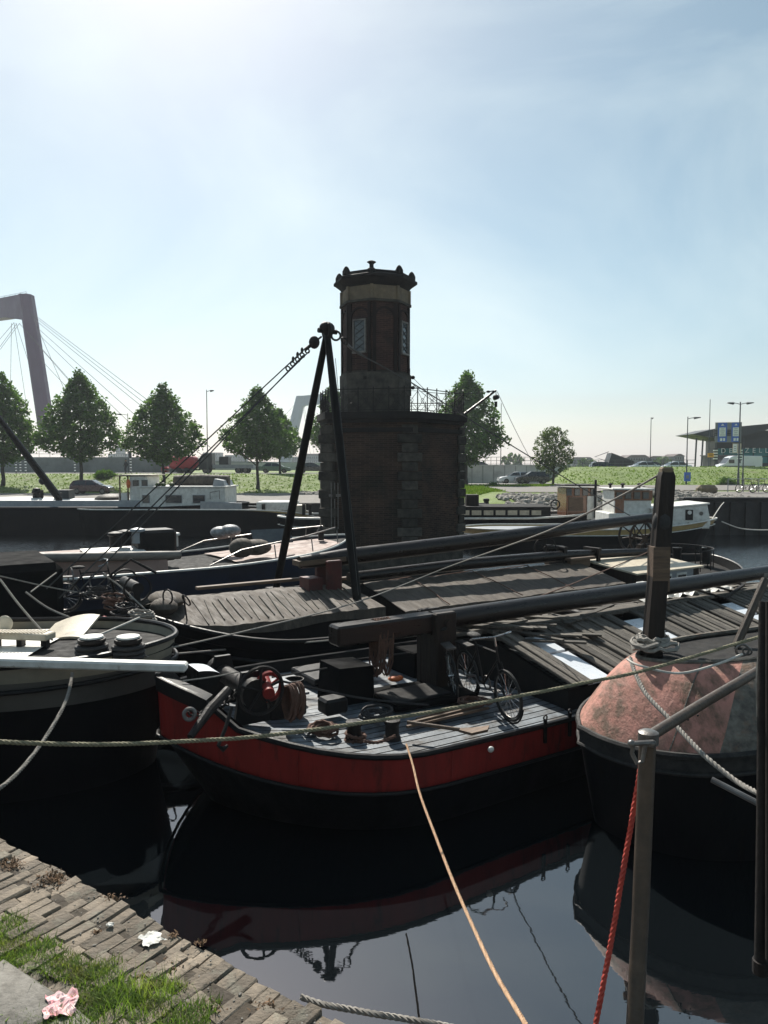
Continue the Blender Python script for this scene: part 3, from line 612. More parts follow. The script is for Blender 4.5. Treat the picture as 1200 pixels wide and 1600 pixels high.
# ============================================================ BRIDGE
br = thing('cable_stayed_bridge', 'cable-stayed road bridge with a dark red portal pylon and a pale far one', 'bridge', (-150, 260, 0))
def bl(p): return Vector(p)-Vector((-150, 260, 0))
def leg(b, p0, p1, w0, w1, t0, t1):
    p0, p1 = Vector(p0), Vector(p1); rows = []
    for p, ww, tt in ((p0, w0, t0), (p1, w1, t1)):
        rows.append([bl(p+Vector((dx*ww, dy*tt, 0))) for dx, dy in ((-.5,-.3),(-.3,-.5),(.3,-.5),(.5,-.3),(.5,.3),(.3,.5),(-.3,.5),(-.5,.3))])
    b.loft(rows, cap0=True, cap1=True)
Y1 = 250; k = Y1/F
def pylon(m, topR, botR, topL, botL, Yr, Yl, wt, beam_h, drop):
    b = MB(); tR, bR, tL, bL = D(*topR, Yr), D(*botR, Yr), D(*topL, Yl), D(*botL, Yl)
    leg(b, bR, tR, wt*1.15, wt, wt, wt); leg(b, bL, tL, wt*1.15, wt, wt, wt)
    d = tL-tR; e = MB(); dn = Vector((0,0,-1)); pr = Vector((-d.y, d.x, 0)).normalized()*wt*.45
    q = []
    for p, hh in ((tR-d*.02, beam_h), (tR+d*.2, beam_h*.8), (tR+d*.8, beam_h*.8), (tR+d*1.02, beam_h)):
        q.append([bl(p+pr+Vector((0,0,0))-Vector((0,0,drop if 0 else 0))), bl(p-pr), bl(p-pr+dn*hh), bl(p+pr+dn*hh)])
    b.loft(q, cap0=True, cap1=True); b.build('pylon', m, br)
    return tR, tL
tR, tL = pylon('bridge_red', (41, 461), (76, 690), (-70, 482), (-110, 690), 250, 300, 4.2, 8.5, 0)
for k in range(12):                                                  # railing on the pylon top
    pass
rb = MB(); d = tL-tR; prev = None
for k in range(16):
    p = tR+d*k/15; rb.cyl(bl(p), bl(p+Vector((0,0,1.1))), .07, n=5)
for h_ in (.55, 1.1): rb.cyl(bl(tR+Vector((0,0,h_))), bl(tL+Vector((0,0,h_))), .06, n=5)
rb.build('pylon_railing', 'lamp_pole', br)
for (ax, ay), (bx, by), Yb in (((54,492),(330,700),190), ((54,495),(300,688),195), ((55,500),(345,735),180), ((56,510),(262,694),190), ((58,520),(240,697),190), ((60,540),(200,700),195), ((62,560),(185,690),195), ((45,480),(140,700),215), ((30,505),(150,640),230), ((25,505),(85,690),320), ((22,505),(50,690),330), ((18,505),(15,690),330), ((30,506),(-40,600),320), ((26,506),(-50,610),330), ((22,504),(-60,600),340)):
    b = MB(); b.cyl(bl(D(ax, ay, 250)), bl(D(bx, by, Yb)), .075, n=5); b.build('cable', 'wire', br)
b = MB(); b.beam(bl((-260, 230, 9)), bl((-15, 165, 4.2)), 12, 1.6); b.build('deck', 'concrete_dark', br)
t2, l2 = pylon('bridge_white', (508, 616), (530, 716), (471, 619), (446, 722), 500, 500, 6.5, 8, 0)
for (ax, ay), (bx, by) in (((470,622),(380,720)), ((470,630),(400,720)), ((469,640),(420,720)), ((474,630),(492,715)), ((474,640),(486,715))):
    b = MB(); b.cyl(bl(D(ax, ay, 500)), bl(D(bx, by, 480)), .09, n=5); b.build('cable', 'lamp_pole', br)
# ============================================================ VEHICLES
def wheel_parts(parent, xx, yy, r, n='wheel'):
    b = MB(); b.lathe([(r*.6,-.1),(r*.95,-.1),(r,-.06),(r,.06),(r*.95,.1),(r*.6,.1)], (xx, yy, r), 18, (0,1,0)); wq = b.build(n, 'rubber', parent)
    b = MB(); b.lathe([(.02,-.11),(r*.58,-.105),(r*.58,.105),(.02,.11)], (xx, yy, r), 12, (0,1,0)); b.build('rim', 'steel', wq)
def car(name, m, X, Y, z, rz, label, kind='hatch', cat='car', group='cars parked and driving on the far roads'):
    o = thing(name, label, cat, (X, Y, z), rz, group); hw = .86
    P = {'hatch': (([(-2.0,.28),(-2.02,.75),(-1.95,.92),(.75,.95),(1.6,.86),(2.0,.68),(2.05,.35),(1.9,.25)]), [(-1.98,.9),(-1.7,1.38),(-1.2,1.46),(.2,1.45),(1.0,.93)]),
         'sedan': (([(-2.2,.3),(-2.25,.8),(-2.1,.95),(.9,.93),(1.8,.82),(2.2,.65),(2.25,.35),(2.1,.25)]), [(-1.75,.93),(-1.1,1.4),(-.2,1.44),(.3,1.38),(1.15,.92)]),
         'van': (([(-2.9,.35),(-2.92,2.0),(-2.8,2.35),(.9,2.4),(1.5,2.15),(2.15,1.3),(2.75,1.08),(2.9,.8),(2.9,.35),(2.7,.3)]), None)}[kind]
    if kind == 'van': hw = 1.0
    b = MB(); b.prism(P[0], -hw, hw, inset=.07); b.build('body', m, o)
    r = .31 if kind != 'van' else .35; wx = (-1.25, 1.3) if kind != 'van' else (-1.9, 1.95)
    for xx in wx:
        for yy in (-hw+.08, hw-.08): wheel_parts(o, xx, yy, r)
    if P[1]:
        b = MB(); gp = P[1]; n = len(gp)
        b.add([(a, -hw+.06+(.2 if zz_ > 1.1 else 0), zz_) for a, zz_ in gp]+[(a, hw-.06-(.2 if zz_ > 1.1 else 0), zz_) for a, zz_ in gp], [tuple(range(n)), tuple(range(2*n-1, n-1, -1))]+[(i, n+i, n+(i+1)%n, (i+1)%n) for i in range(n)]); b.build('roof', m, o)
        xa, xb = gp[0][0], gp[-1][0]
        for s_ in (-1, 1):
            for q0, q1, r0, r1 in ((xa+.3, -.45, xa+.45, -.45), (-.38, xb-.28, -.38, xb-.82)):
                b = MB(); b.add([(q0, s_*(hw-.04), .97), (q1, s_*(hw-.04), .97), (r1, s_*(hw-.21), 1.36), (r0+.1, s_*(hw-.21), 1.36)], [(0,1,2,3)]); b.build('side_window', 'glass_dark', o)
        b = MB(); b.add([(xb-.02, -.68, .98), (xb-.02, .68, .98), (gp[-2][0]+.03, .56, 1.38), (gp[-2][0]+.03, -.56, 1.38)], [(0,1,2,3)]); b.build('windscreen', 'glass_pale', o)
        b = MB(); b.add([(xa-.02, -.66, 1.0), (xa-.02, .66, 1.0), (gp[1][0]-.03, .55, 1.36), (gp[1][0]-.03, -.55, 1.36)], [(0,3,2,1)]); b.build('rear_window', 'glass_dark', o)
        fx = P[0][5][0]
        for s_ in (-.6, .6): b = MB(); b.ell((fx-.06, s_, .66), (.1, .16, .08)); b.build('headlight', 'glass_pale', o)
    else:
        for s_ in (-1, 1):
            b = MB(); b.box((1.35, s_*(hw-.01), 1.6), (.75, .05, .5)); b.build('side_window', 'glass_dark', o)
            b = MB(); b.box((.2, s_*(hw+.002), .75), (4.2, .03, .5)); b.build('blue_stripe', 'van_blue', o)
            b = MB(); b.ell((2.82, s_*.75, .9), (.1,.14,.16)); b.build('headlight', 'glass_pale', o)
        b = MB(); b.add([(1.56, -.8, 2.12), (1.56, .8, 2.12), (2.17, .88, 1.33), (2.17, -.88, 1.33)], [(0,3,2,1)]); b.build('windscreen', 'glass_dark', o)
    return o
def carp(px, Y, *a, **k): X = (px-600)/F*Y; return car('parked_car', a[0], X, Y, (k.pop('z', None) or gz(X, Y)+.045), *a[1:], **k)
carp(144, 76, 'car_red', 0.03, 'dark red hatchback parked on the far quay behind the white houseboat')
carp(806, 91, 'car_white', R(180), 'white car on the road in front of the pale retaining wall', kind='sedan')
carp(831, 89, 'car_black', R(180), 'black car right behind the white car, half hidden by the small tree')
carp(430, 104, 'car_green', R(2), 'green car on the road left of the A-frame hoist', kind='sedan')
carp(488, 103, 'car_black', R(4), 'dark car on the road between the A-frame hoist and the tower', kind='sedan')
for px, c_, lb in ((742, 'car_black', 'dark car roof showing over the wall behind the tower'), (1003, 'car_white', 'white car roof just above the dike right of the tilted box'), (1052, 'car_white', 'white car roof above the dike, left of the pavilion')):
    carp(px, 103, c_, R(180), lb, kind='sedan', z=3.35)
for px, c_, lb in ((944, 'car_black', 'dark car roof peeping over the dike left of the tilted box'), (1020, 'car_black', 'dark car roof on the dike below the grey lamp mast')): carp(px, 104, c_, 0, lb, z=3.3)
car('van', 'car_white', D(1153, 727, 103).x, 103, 3.2, R(180), 'white van with a dark blue lower stripe parked on the dike under the direction sign', 'van', 'van', None)
# flatbed lorry and red tanker
o = thing('lorry', 'dark flatbed lorry on the left road, right of the red tank', 'lorry', (D(352, 740, 103).x, 103, 3.15), R(180)); b = MB(); b.prism([(3.4,.5),(3.4,2.0),(2.9,2.7),(1.6,2.75),(1.6,.5)], -1.1, 1.1, inset=.08); b.build('cab', 'dark_clad', o)
b = MB(); b.box((-1.3, 0, .95), (5.6, 2.3, .5)); b.build('flatbed', 'grey_paint', o); b = MB(); b.box((0, 0, 1.7), (1.3, 1.9, 1.2), b=.06); b.build('load', 'dark_clad', o)
for s_ in (-1, 1): b = MB(); b.box((2.5, s_*1.09, 1.95), (.9, .05, .6)); b.build('side_window', 'glass_pale', o)
for xx in (-3, -2, 2.5):
    for yy in (-.95, .95): wheel_parts(o, xx, yy, .45)
o = thing('tank_trailer', 'red rounded tank trailer behind the third tree', 'tank trailer', (D(288, 740, 102).x, 102, 3.15)); b = MB(); b.lathe([(.1,-1.95),(.75,-1.85),(1.05,-1.3),(1.1,0),(1.05,1.3),(.75,1.85),(.1,1.95)], (0, 0, 1.45), 18, (1,0,0)); b.build('tank', 'tank_red', o)
b = MB(); b.box((-.3, 0, .5), (4.6, 1.6, .2)); b.build('chassis', 'lamp_pole', o)
for xx in (-.5, .5): b = MB(); b.cyl((xx,-.9,.4),(xx,.9,.4),.4,n=14); b.build('wheel','rubber',o)
b = MB(); b.box((-2.6, 0, .55), (.9, 1.3, .8), b=.2); b.build('fender_box', 'tank_red', o)
# walking person on the far road: one skinned figure
def person(loc, label, s=1.0, rz=0):
    J = [(0,0,.95),(0,0,1.2),(0,0,1.42),(0,0,1.52),(0,.02,1.68),(-.1,0,.92),(-.12,.1,.5),(-.12,-.05,.08),(-.12,.1,.03),(.1,0,.92),(.12,.16,.5),(.12,.02,.08),(.12,.2,.03),(-.19,0,1.4),(-.25,.05,1.12),(-.24,.2,.9),(.19,0,1.4),(.26,-.08,1.12),(.25,.05,.88)]
    E = [(0,1),(1,2),(2,3),(3,4),(0,5),(5,6),(6,7),(7,8),(0,9),(9,10),(10,11),(11,12),(2,13),(13,14),(14,15),(2,16),(16,17),(17,18)]
    Rr = [.15,.14,.15,.06,.1,.1,.07,.05,.045,.1,.07,.05,.045,.07,.05,.035,.07,.05,.035]
    me = bpy.data.meshes.new('person'); me.from_pydata(J, E, []); ob = bpy.data.objects.new('person', me); col.objects.link(ob)
    md = ob.modifiers.new('s', 'SKIN'); ob.modifiers.new('d', 'SUBSURF').levels = 1
    for i, v in enumerate(me.skin_vertices[0].data): v.radius = (Rr[i], Rr[i]); v.use_root = (i == 0)
    dg = bpy.context.evaluated_depsgraph_get(); m2 = bpy.data.meshes.new_from_object(ob.evaluated_get(dg)); bpy.data.objects.remove(ob)
    m2.materials.clear(); m2.materials.append(M['cloth_dark']); o = bpy.data.objects.new('person', m2); col.objects.link(o); o.location = loc; o.rotation_euler = (0,0,rz); o.scale = (s,s,s)
    tag(o, label, 'person'); b = MB(); b.ell((0,.02,1.7), (.11,.12,.14)); b.build('head', 'skin', o); b = MB(); b.ell((0,0,1.75), (.12,.125,.11)); b.build('hair', 'cloth_dark', o)
p = D(197, 741, 98); person((p.x, 98, gz(p.x, 98)+.05), 'person in dark clothes walking along the left road by the striped post', 1, R(70))
# ============================================================ BRICK TOWER ON ITS PIER
tw = thing('brick_tower', 'dark octagonal brick bridge tower on a large quoined pier in the middle of the basin', 'tower', (0.1, 31, 0))
TX, TY = .1, 31
def tl(x, y, z): return (x-TX, y-TY, z)
pier = [(-2.5, 30.6), (-2.1, 29.0), (.75, 28.4), (1.25, 28.5), (3.15, 30.6), (3.15, 35), (-2.5, 35)]
def scale_poly(p, k): cx, cy = .2, 32.2; return [(cx+(a-cx)*(1+k/math.hypot(a-cx, b-cy)), cy+(b-cy)*(1+k/math.hypot(a-cx, b-cy))) for a, b in p]
def pl(b, p, z0, z1): b.prism([(a-TX, c-TY) for a, c in p], z0, z1, 'xy')
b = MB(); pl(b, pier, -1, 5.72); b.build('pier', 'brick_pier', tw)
b = MB(); pl(b, scale_poly(pier, .14), -1, .55); b.build('pier_footing', 'stone_dark', tw)
b = MB(); pl(b, scale_poly(pier, .08), 5.35, 5.52); pl(b, scale_poly(pier, .16), 5.72, 5.86); pl(b, scale_poly(pier, .3), 5.86, 6.12); b.build('cornice', 'stone_black', tw)
rnd = random.Random(5)
def quoins(cx, cy, w0, w1, ang, z0=.6, z1=5.3):
    b = MB(); z = z0; i = 0
    while z < z1:
        h = .36; wq = w0 if i % 2 else w1; b.box(tl(cx, cy, z+h/2), (wq, .34, h-.02), rz=ang, b=.02); z += h; i += 1
    b.build('quoins', 'stone_dark', tw)
quoins(.98, 28.55, .62, .95, R(5)); quoins(-2.17, 29.05, .5, .75, R(-25)); quoins(3.1, 30.7, .4, .6, R(50)); quoins(-2.47, 30.7, .4, .6, R(-80))
b = MB(); b.box(tl(-1.9, 28.85, 2.9), (.5, .12, .1))
for xx in (-2.05, -1.92, -1.79): b.cyl(tl(xx, 28.8, 1.6), tl(xx, 28.8, 3.4), .022, n=6)
b.build('ladder', 'steel', tw)
def octa(r, a0=R(265)): return [(-.36+r*math.cos(a0+i*math.pi/4), 31.1+r*math.sin(a0+i*math.pi/4)) for i in range(8)]
Rt = 1.4
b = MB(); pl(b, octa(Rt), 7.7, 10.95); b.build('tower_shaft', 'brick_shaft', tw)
b = MB(); pl(b, octa(Rt+.06), 6.1, 7.0); pl(b, octa(Rt+.1), 7.0, 7.9); pl(b, octa(Rt+.05), 7.9, 7.98); b.build('tower_plinth', 'stone_dark', tw)
b = MB(); pl(b, octa(Rt+.1), 10.85, 10.95); b.build('string_course', 'stone_dark', tw)
b = MB(); pl(b, octa(Rt+.0), 10.95, 11.55); b.build('frieze', 'stone_light', tw)
for i in range(8):
    b = MB(); x0, y0 = octa(Rt+.01)[i]; b.box(tl(x0, y0, 11.25), (.12, .12, .58), rz=R(265)+i*math.pi/4); b.build('frieze_pilaster', 'stone_light', tw)
b = MB(); rows = []
for r, z in ((Rt-.05, 11.5), (Rt+.02, 11.55), (Rt+.06, 11.62), (Rt+.26, 11.78), (Rt+.34, 11.82), (Rt+.34, 11.93), (Rt+.2, 12.0), (Rt+.14, 12.02), (Rt+.12, 12.14), (Rt-.3, 12.16)):
    rows.append([tl(x_, y_, z) for x_, y_ in octa(r)])
b.loft(rows, cap1=True); b.build('tower_cornice', 'stone_black', tw)
for i in range(8):
    x0, y0 = octa(Rt+.1)[i]; b = MB(); c = tl(x0, y0, 12.0)
    if i == 0: b.lathe([(.17,0),(.17,.12),(.09,.18),(.08,.3),(.13,.36),(.19,.4),(.14,.43),(.05,.47)], c, 10)
    else: b.lathe([(.16,0),(.16,.16),(.12,.25),(.1,.3),(.05,.36),(.01,.38)], c, 8)
    b.build('finial', 'stone_black', tw)
def octface(i):   # middle and outward angle of face i
    a = R(265)+(i+.5)*math.pi/4; r = Rt*math.cos(math.pi/8); return Vector((-.36-TX+r*math.cos(a), 31.1-TY+r*math.sin(a), 0)), a
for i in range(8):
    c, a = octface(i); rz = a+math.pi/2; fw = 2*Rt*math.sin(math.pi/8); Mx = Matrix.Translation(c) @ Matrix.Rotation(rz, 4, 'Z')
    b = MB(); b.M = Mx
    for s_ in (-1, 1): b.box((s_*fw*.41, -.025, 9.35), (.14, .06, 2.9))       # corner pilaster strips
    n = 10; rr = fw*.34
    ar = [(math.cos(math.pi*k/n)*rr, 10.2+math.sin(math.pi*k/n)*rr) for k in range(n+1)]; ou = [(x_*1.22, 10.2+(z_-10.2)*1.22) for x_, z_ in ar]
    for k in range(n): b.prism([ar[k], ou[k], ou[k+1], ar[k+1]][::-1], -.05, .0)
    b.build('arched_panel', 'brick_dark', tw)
    if i % 2 == 1 or i == 7:
        f = MB(); f.M = Mx; f.box((0, -.045, 8.74), (.62, .16, .08)); f.box((-.27, -.04, 9.45), (.06, .1, 1.35)); f.box((.27, -.04, 9.45), (.06, .1, 1.35)); f.box((0, -.04, 10.1), (.6, .1, .06)); wf = f.build('window', 'spar_grey', tw)
        g_ = MB(); g_.M = Mx; g_.box((0, -.02, 9.45), (.5, .05, 1.3)); g_.build('pane', 'glass_pale', wf)
        l_ = MB(); l_.M = Mx
        for k in range(4):
            z0 = 8.82+k*.32
            for s_ in (-1, 1): l_.beam((-.24*s_, -.06, z0), (.24*s_, -.06, z0+.32), .02, .02)
        l_.build('glazing_bars', 'iron', wf)
# lower the upper works to their measured height
_k = (D(586, 408, 29.7).z-6.13)/(12.47-6.13)
for o in KIDS(tw):
    for q_ in [o]+KIDS(o):
        if not q_.get('zfit'):
            q_['zfit'] = 1
            for v_ in q_.data.vertices:
                if v_.co.z > 6.13: v_.co.z = 6.13+(v_.co.z-6.13)*_k
for q_ in bpy.data.objects:
    if 'zfit' in q_.keys(): del q_['zfit']
# platform railing
rp = scale_poly(pier, .12); rp = [rp[i] for i in range(7)]; pts = []
for i in range(7):
    a_, c_ = Vector((*rp[i], 0)), Vector((*rp[(i+1) % 7], 0)); n = max(1, round((c_-a_).length/.62)); pts += [a_.lerp(c_, k/n) for k in range(n)]
rl = MB(); n = len(pts)
for i, p in enumerate(pts):
    q = pts[(i+1) % n]; P = lambda v, z: Vector((v.x-TX, v.y-TY, z))
    rl.cyl(P(p, 6.1), P(p, 7.08), .022, n=5); rl.cyl(P(p, 7.0), P(q, 7.0), .018, n=5); rl.cyl(P(p, 6.9), P(q, 6.9), .01, n=4); rl.cyl(P(p, 6.2), P(q, 6.2), .014, n=5)
    rl.cyl(P(p, 6.2), P(q, 6.9), .011, n=4); rl.cyl(P(p, 6.9), P(q, 6.2), .011, n=4); m_ = (p+q)/2; rl.torus(P(m_, 6.55), .09, .011, (q-p).normalized().cross(Vector((0,0,1))), 10, 4)
rl.build('platform_railing', 'iron', tw)
b = MB(); b.box(tl(-.72, 29.78, 7.55), (.2, .14, .12)); b.build('spout', 'stone_black', tw)
b = MB(); b.cyl(tl(1.06, 31, 6.3), tl(1.06, 31, 8.1), .03, n=6); b.ell(tl(1.2, 31, 7.72), (.09,.09,.08)); b.ell(tl(1.2, 31, 7.3), (.09,.09,.08)); b.cyl(tl(1.06,31,7.72), tl(1.2,31,7.72), .02, n=5); b.cyl(tl(1.06,31,7.3), tl(1.2,31,7.3), .02, n=5); b.build('insulator_pole', 'iron', tw)
# hoist spar with lantern on the platform
o = thing('hoist_spar', 'slanted dark spar with a hanging lantern sticking out from the tower platform', 'spar', (3.0, 31, 6.05)); a_ = D(722, 650, 31)-Vector((3.0,31,6.05)); e_ = D(775, 610, 31.5)-Vector((3.0,31,6.05))
b = MB(); b.tube([a_+(a_-e_)*.15, e_], [.07, .045], 8); b.build('spar', 'spar', o)
b = MB(); h_ = D(775, 620, 31.5)-Vector((3.0,31,6.05)); b.cyl(e_, h_, .015, n=5); b.lathe([(.02,.1),(.12,.05),(.15,-.05),(.1,-.1),(.03,-.12)], h_, 10); b.cyl(h_-Vector((0,0,.2)), h_-Vector((0,0,.42)), .06, n=8); b.build('lantern', 'iron', o)
b = MB(); q_ = D(763, 612, 31.4)-Vector((3.0,31,6.05)); b.cyl(e_, q_, .02, n=5); b.ell(q_, (.09,.06,.05)); b.build('pulley', 'iron', o)
for (ax,ay,Ya),(bx,by,Yb),lb in (((645,590,31),(775,710,34),'thin upper wire running down right from the tower insulators'), ((645,600,31),(700,640,31.5),'thin lower wire from the tower insulators to the platform railing'), ((660,612,31),(773,611,31.5),'thin level wire between tower railing and hoist spar tip'), ((777,612,31.5),(835,728,40),'thin wire dropping from the hoist spar tip toward the small tree')):
    b = MB(); b.tube(sag(D(ax,ay,Ya), D(bx,by,Yb), .1), .012, 5); one(b, 'wire', 'wire', lb, 'wire', 'thin wires on the tower platform')
# ============================================================ BOATS
TH = R(33); U = Vector((math.cos(TH), math.sin(TH), 0)); V = Vector((-math.sin(TH), math.cos(TH), 0)); S0 = Vector((-2.6, 8.35, 0))
def Fw(s, t, z=0): return S0+U*s+V*t+Vector((0,0,z))
class Boat:
    def __init__(s, name, label, cat, loc, rz, L, B, bl, sl, rail, pb=2.2, qb=.8, group=None):
        s.o = thing(name, label, cat, loc, rz, group); s.loc = Vector(loc); s.rz = rz; s.L, s.B, s.bl, s.sl, s.rail, s.pb, s.qb = L, B, bl, sl, rail, pb, qb
        s.mi = Matrix.Rotation(-rz, 3, 'Z')
    def W(s, p): return s.mi @ (Vector(p)-s.loc)            # world to boat
    def out(s, p): return Matrix.Rotation(s.rz, 3, 'Z') @ Vector(p)+s.loc
    def at(s, px, py, z): return s.W(G(px, py, z))
    def hb(s, x):
        w = s.B/2; x = max(0, min(s.L, x))
        if x < s.bl: w = w*(1-(1-x/s.bl)**s.pb)**s.qb
        elif x > s.L-s.sl: w = w*(1-(1-(s.L-x)/s.sl)**s.pb)**s.qb
        return w
    def st(s, n=30):
        a = [s.bl*(1-math.cos(math.pi/2*i/14)) for i in range(14)]; b = [s.bl+(s.L-s.bl-s.sl)*i/n for i in range(n)]; c = [s.L-s.sl*(1-math.cos(math.pi/2*i/12)) for i in range(12, -1, -1)]
        return a+b+c
    def loop(s, zf, kx=1, ky=1, off=0, raise_=0):
        S = s.st(); cx = s.L/2; pts = []
        for x in S: pts.append((cx+(x-cx)*kx, -max(0, s.hb(x)+off)*ky, zf(x)))
        for x in S[::-1][1:-1]: pts.append((cx+(x-cx)*kx, max(0, s.hb(x)+off)*ky, zf(x)))
        if off:
            pts[0] = (pts[0][0]-off, 0, pts[0][2]); i = len(S)-1; pts[i] = (pts[i][0]+off, 0, pts[i][2])
        return pts
    def band(s, name, m, z0, z1, k0=(1,1), k1=(1,1), off=0, rows=2, thick=0):
        b = MB(); b.loft([s.loop((lambda x, f=f: z0(x)*(1-f)+z1(x)*f), k0[0]*(1-f)+k1[0]*f, k0[1]*(1-f)+k1[1]*f, off) for f in [i/rows for i in range(rows+1)]]); return b.build(name, m, s.o)
    def railtube(s, name, m, r, dz=0, off=0, zf=None, k=(1,1), n=7):
        zf = zf or s.rail; b = MB(); b.tube([Vector(p) for p in s.loop(lambda x: zf(x)+dz, k[0], k[1], off)], r, n, closed=True); return b.build(name, m, s.o)
    def deck(s, name, m, zf, ky=.985, kx=.997, planks=0, x0=0, x1=None, camber=.04):
        b = MB(); x1 = x1 or s.L; S = [x for x in s.st() if x0 <= x <= x1]; cx = s.L/2; K = 9
        if not planks:
            for a, c in zip(S, S[1:]):
                for k in range(K):
                    f0, f1 = -1+2*k/K, -1+2*(k+1)/K
                    b.add([(cx+(x-cx)*kx, s.hb(x)*ky*f, zf(x)+camber*(1-f*f)) for x, f in ((a,f0),(c,f0),(c,f1),(a,f1))], [(0,1,2,3)])
        else:
            y = -s.B/2
            while y < s.B/2:
                segs = []
                for a, c in zip(S, S[1:]):
                    lim = min(s.hb(a), s.hb(c))*ky
                    if abs(y+planks/2) < lim: segs.append((a, c))
                for a, c in segs:
                    b.add([(x, y_, zf(x)+camber*(1-(y/s.B*2)**2)+dz) for x, y_, dz in ((a,y+.006,0),(c,y+.006,0),(c,y+planks-.006,0),(a,y+planks-.006,0))], [(0,1,2,3)])
                y += planks
        return b.build(name, m, s.o)
    def part(s, mb, name, m, parent=None, **k): return mb.build(name, m, parent or s.o, **k)
def hatch(bt, x0, x1, hw, ze, zr, pw=.17, m='wood_old', seed=1, gaps=(), t0=0, name='hatch_boards', jitter=.012, side_m='black_paint', zdeck=.8, ridge=.12):
    rnd = random.Random(seed); b = MB(); x = x0
    while x < x1:
        wd = pw*rnd.uniform(.85, 1.15)
        for s_ in (-1, 1):
            if any(g0 < x+wd/2 < g1 and sd == s_ for g0, g1, sd in gaps): continue
            dz = rnd.uniform(0, jitter*2.5); e = rnd.uniform(-.05, .09); yo = hw+e; a = math.atan2(zr-ze, hw)
            L_ = math.hypot(yo-ridge, zr-ze); cy = s_*(yo+ridge)/2
            b.box((x+wd/2, t0+cy, (zr+ze)/2+dz), (wd-.012, L_, .045), rx=-s_*a+rnd.gauss(0,.006), rz=rnd.gauss(0,.008), b=.008)
        x += wd
    o = bt.part(b, name, m)
    c = MB(); th = .06
    for s_ in (-1, 1): c.box(((x0+x1)/2, t0+s_*(hw-.1), (zdeck+ze)/2-.03), (x1-x0, th, ze-zdeck-.02))
    for xx in (x0+.05, x1-.05): c.prism([(t0-hw+.1, zdeck), (t0+hw-.1, zdeck), (t0+hw-.1, ze-.05), (t0, zr-.06), (t0-hw+.1, ze-.05)], xx-.03, xx+.03, 'yz')
    bt.part(c, 'coaming', side_m)
    r = MB(); r.box(((x0+x1)/2, t0, zr+.03), (x1-x0, ridge*2.2, .06), b=.01); bt.part(r, 'ridge_beam', m); return o
def bollard(bt, x, y, z, r=.11, h=.34, m='iron', white=False):
    b = MB(); b.lathe([(r*1.25,0),(r*1.2,.04),(r,.06),(r*.95,h*.75),(r*1.15,h*.86),(r*1.15,h),(r*.3,h+.012)], (x,y,z), 14); o = bt.part(b, 'bollard', m)
    if white: c = MB(); c.lathe([(r*1.0,0),(r*.95,.02),(r*.2,.03)], (x,y,z+h+.013), 14); bt.part(c, 'bollard_cap', 'white_paint', o)
    return o
def wheel_ship(bt, c, r, axis, m='wood_dark', spokes=8, knobs=True, name='steering_wheel'):
    b = MB(); ax = Vector(axis).normalized(); b.torus(c, r, r*.07, ax, 28, 6); q = Vector((0,0,1)).rotation_difference(ax)
    for k in range(spokes):
        a = 2*math.pi*k/spokes; d = q @ Vector((math.cos(a), math.sin(a), 0)); b.cyl(c, Vector(c)+d*r*(1.22 if knobs else 1), r*.04, n=6)
    b.lathe([(.0,-.03),(r*.16,-.03),(r*.16,.03),(0,.03)], c, 10, ax); return bt.part(b, name, m)
def coil(name, m, loc, R1, turns, r, label, squash=.5, seed=1, stand=False, group=None):
    rnd = random.Random(seed); b = MB()
    for k in range(turns):
        rr = R1*rnd.uniform(.6, 1.05); c = Vector((rnd.gauss(0,.02), rnd.gauss(0,.02), r*1.2+k*r*1.1*squash)); a = rnd.uniform(0,6); pts = []
        for i in range(22):
            t_ = 2*math.pi*i/22; pts.append(c+Vector((math.cos(t_)*rr, math.sin(t_)*rr*rnd.uniform(.93,1.05), rnd.gauss(0, r*.5)+.02*math.sin(t_+a))))
        b.tube(pts, r, 5, closed=True)
    o = b.build(name, m); o.location = loc; tag(o, label, 'rope coil', group); return o
# ---------------- red barge (nearest)
def sheer_red(x): return .9+.07*max(0, (4-x)/4)**1 + .42*max(0, (2.2-x)/2.2)**2.0 + .25*max(0,(x-17)/5)**2
RB = Boat('red_barge', 'old sailing barge with red bulwark in the foreground, its hold covered with loose boards', 'barge', S0, TH, 21, 4.3, 2.5, 2.6, lambda x: sheer_red(x)+(.2*(1-ss(.3,.5,x))))
zb = lambda x: .5+.42*math.exp(-x/.9)+.25*max(0,(x-17)/5)**2
RB.band('hull', 'black_hull', lambda x: -.7, zb, (.9,.8), (.995,.985), rows=5)
RB.band('bulwark', 'red_hull', zb, RB.rail, (.997,.99), (1,1), rows=3)
RB.band('inner_bulwark', 'black_paint', lambda x: sheer_red(x)-.25, RB.rail, (.985,.975), (.992,.985))
RB.railtube('rail', 'black_paint', .035, 0, .005)
RB.railtube('rubbing_strake', 'black_paint', .022, 0, .012, zf=lambda x: zb(x)+.0)
dz = lambda x: sheer_red(x)-.16
RB.deck('deck', 'deck_grey', dz, planks=.14, x0=.5, ky=.95, camber=.05)
RB.deck('deck_beams', 'deck_dark', lambda x: dz(x)-.02, ky=.955, camber=.05)
b = MB(); b.prism([(-1.25,1.52),(-1.25,1.57),(.02,1.9),(.02,1.84)], .0, .05, 'yz')
b = MB(); rowsb = []
for x in (0.0, .03, .08, .15, .24, .33):
    y = -RB.hb(x); zz_ = RB.rail(x); rowsb.append([(x-.03, y-.035, zz_-.13), (x-.03, y-.035, zz_+.03), (x+.1, y+.12, zz_+.03), (x+.1, y+.12, zz_-.13)])
b.loft(rowsb, cap0=True, cap1=True); RB.part(b, 'bow_cap', 'black_paint')
for xx in (2.3, 5.05, 5.55): pass
for i in range(14): # stanchions on the rail
    x = 4.15+i*.72 if i else 3.8; 
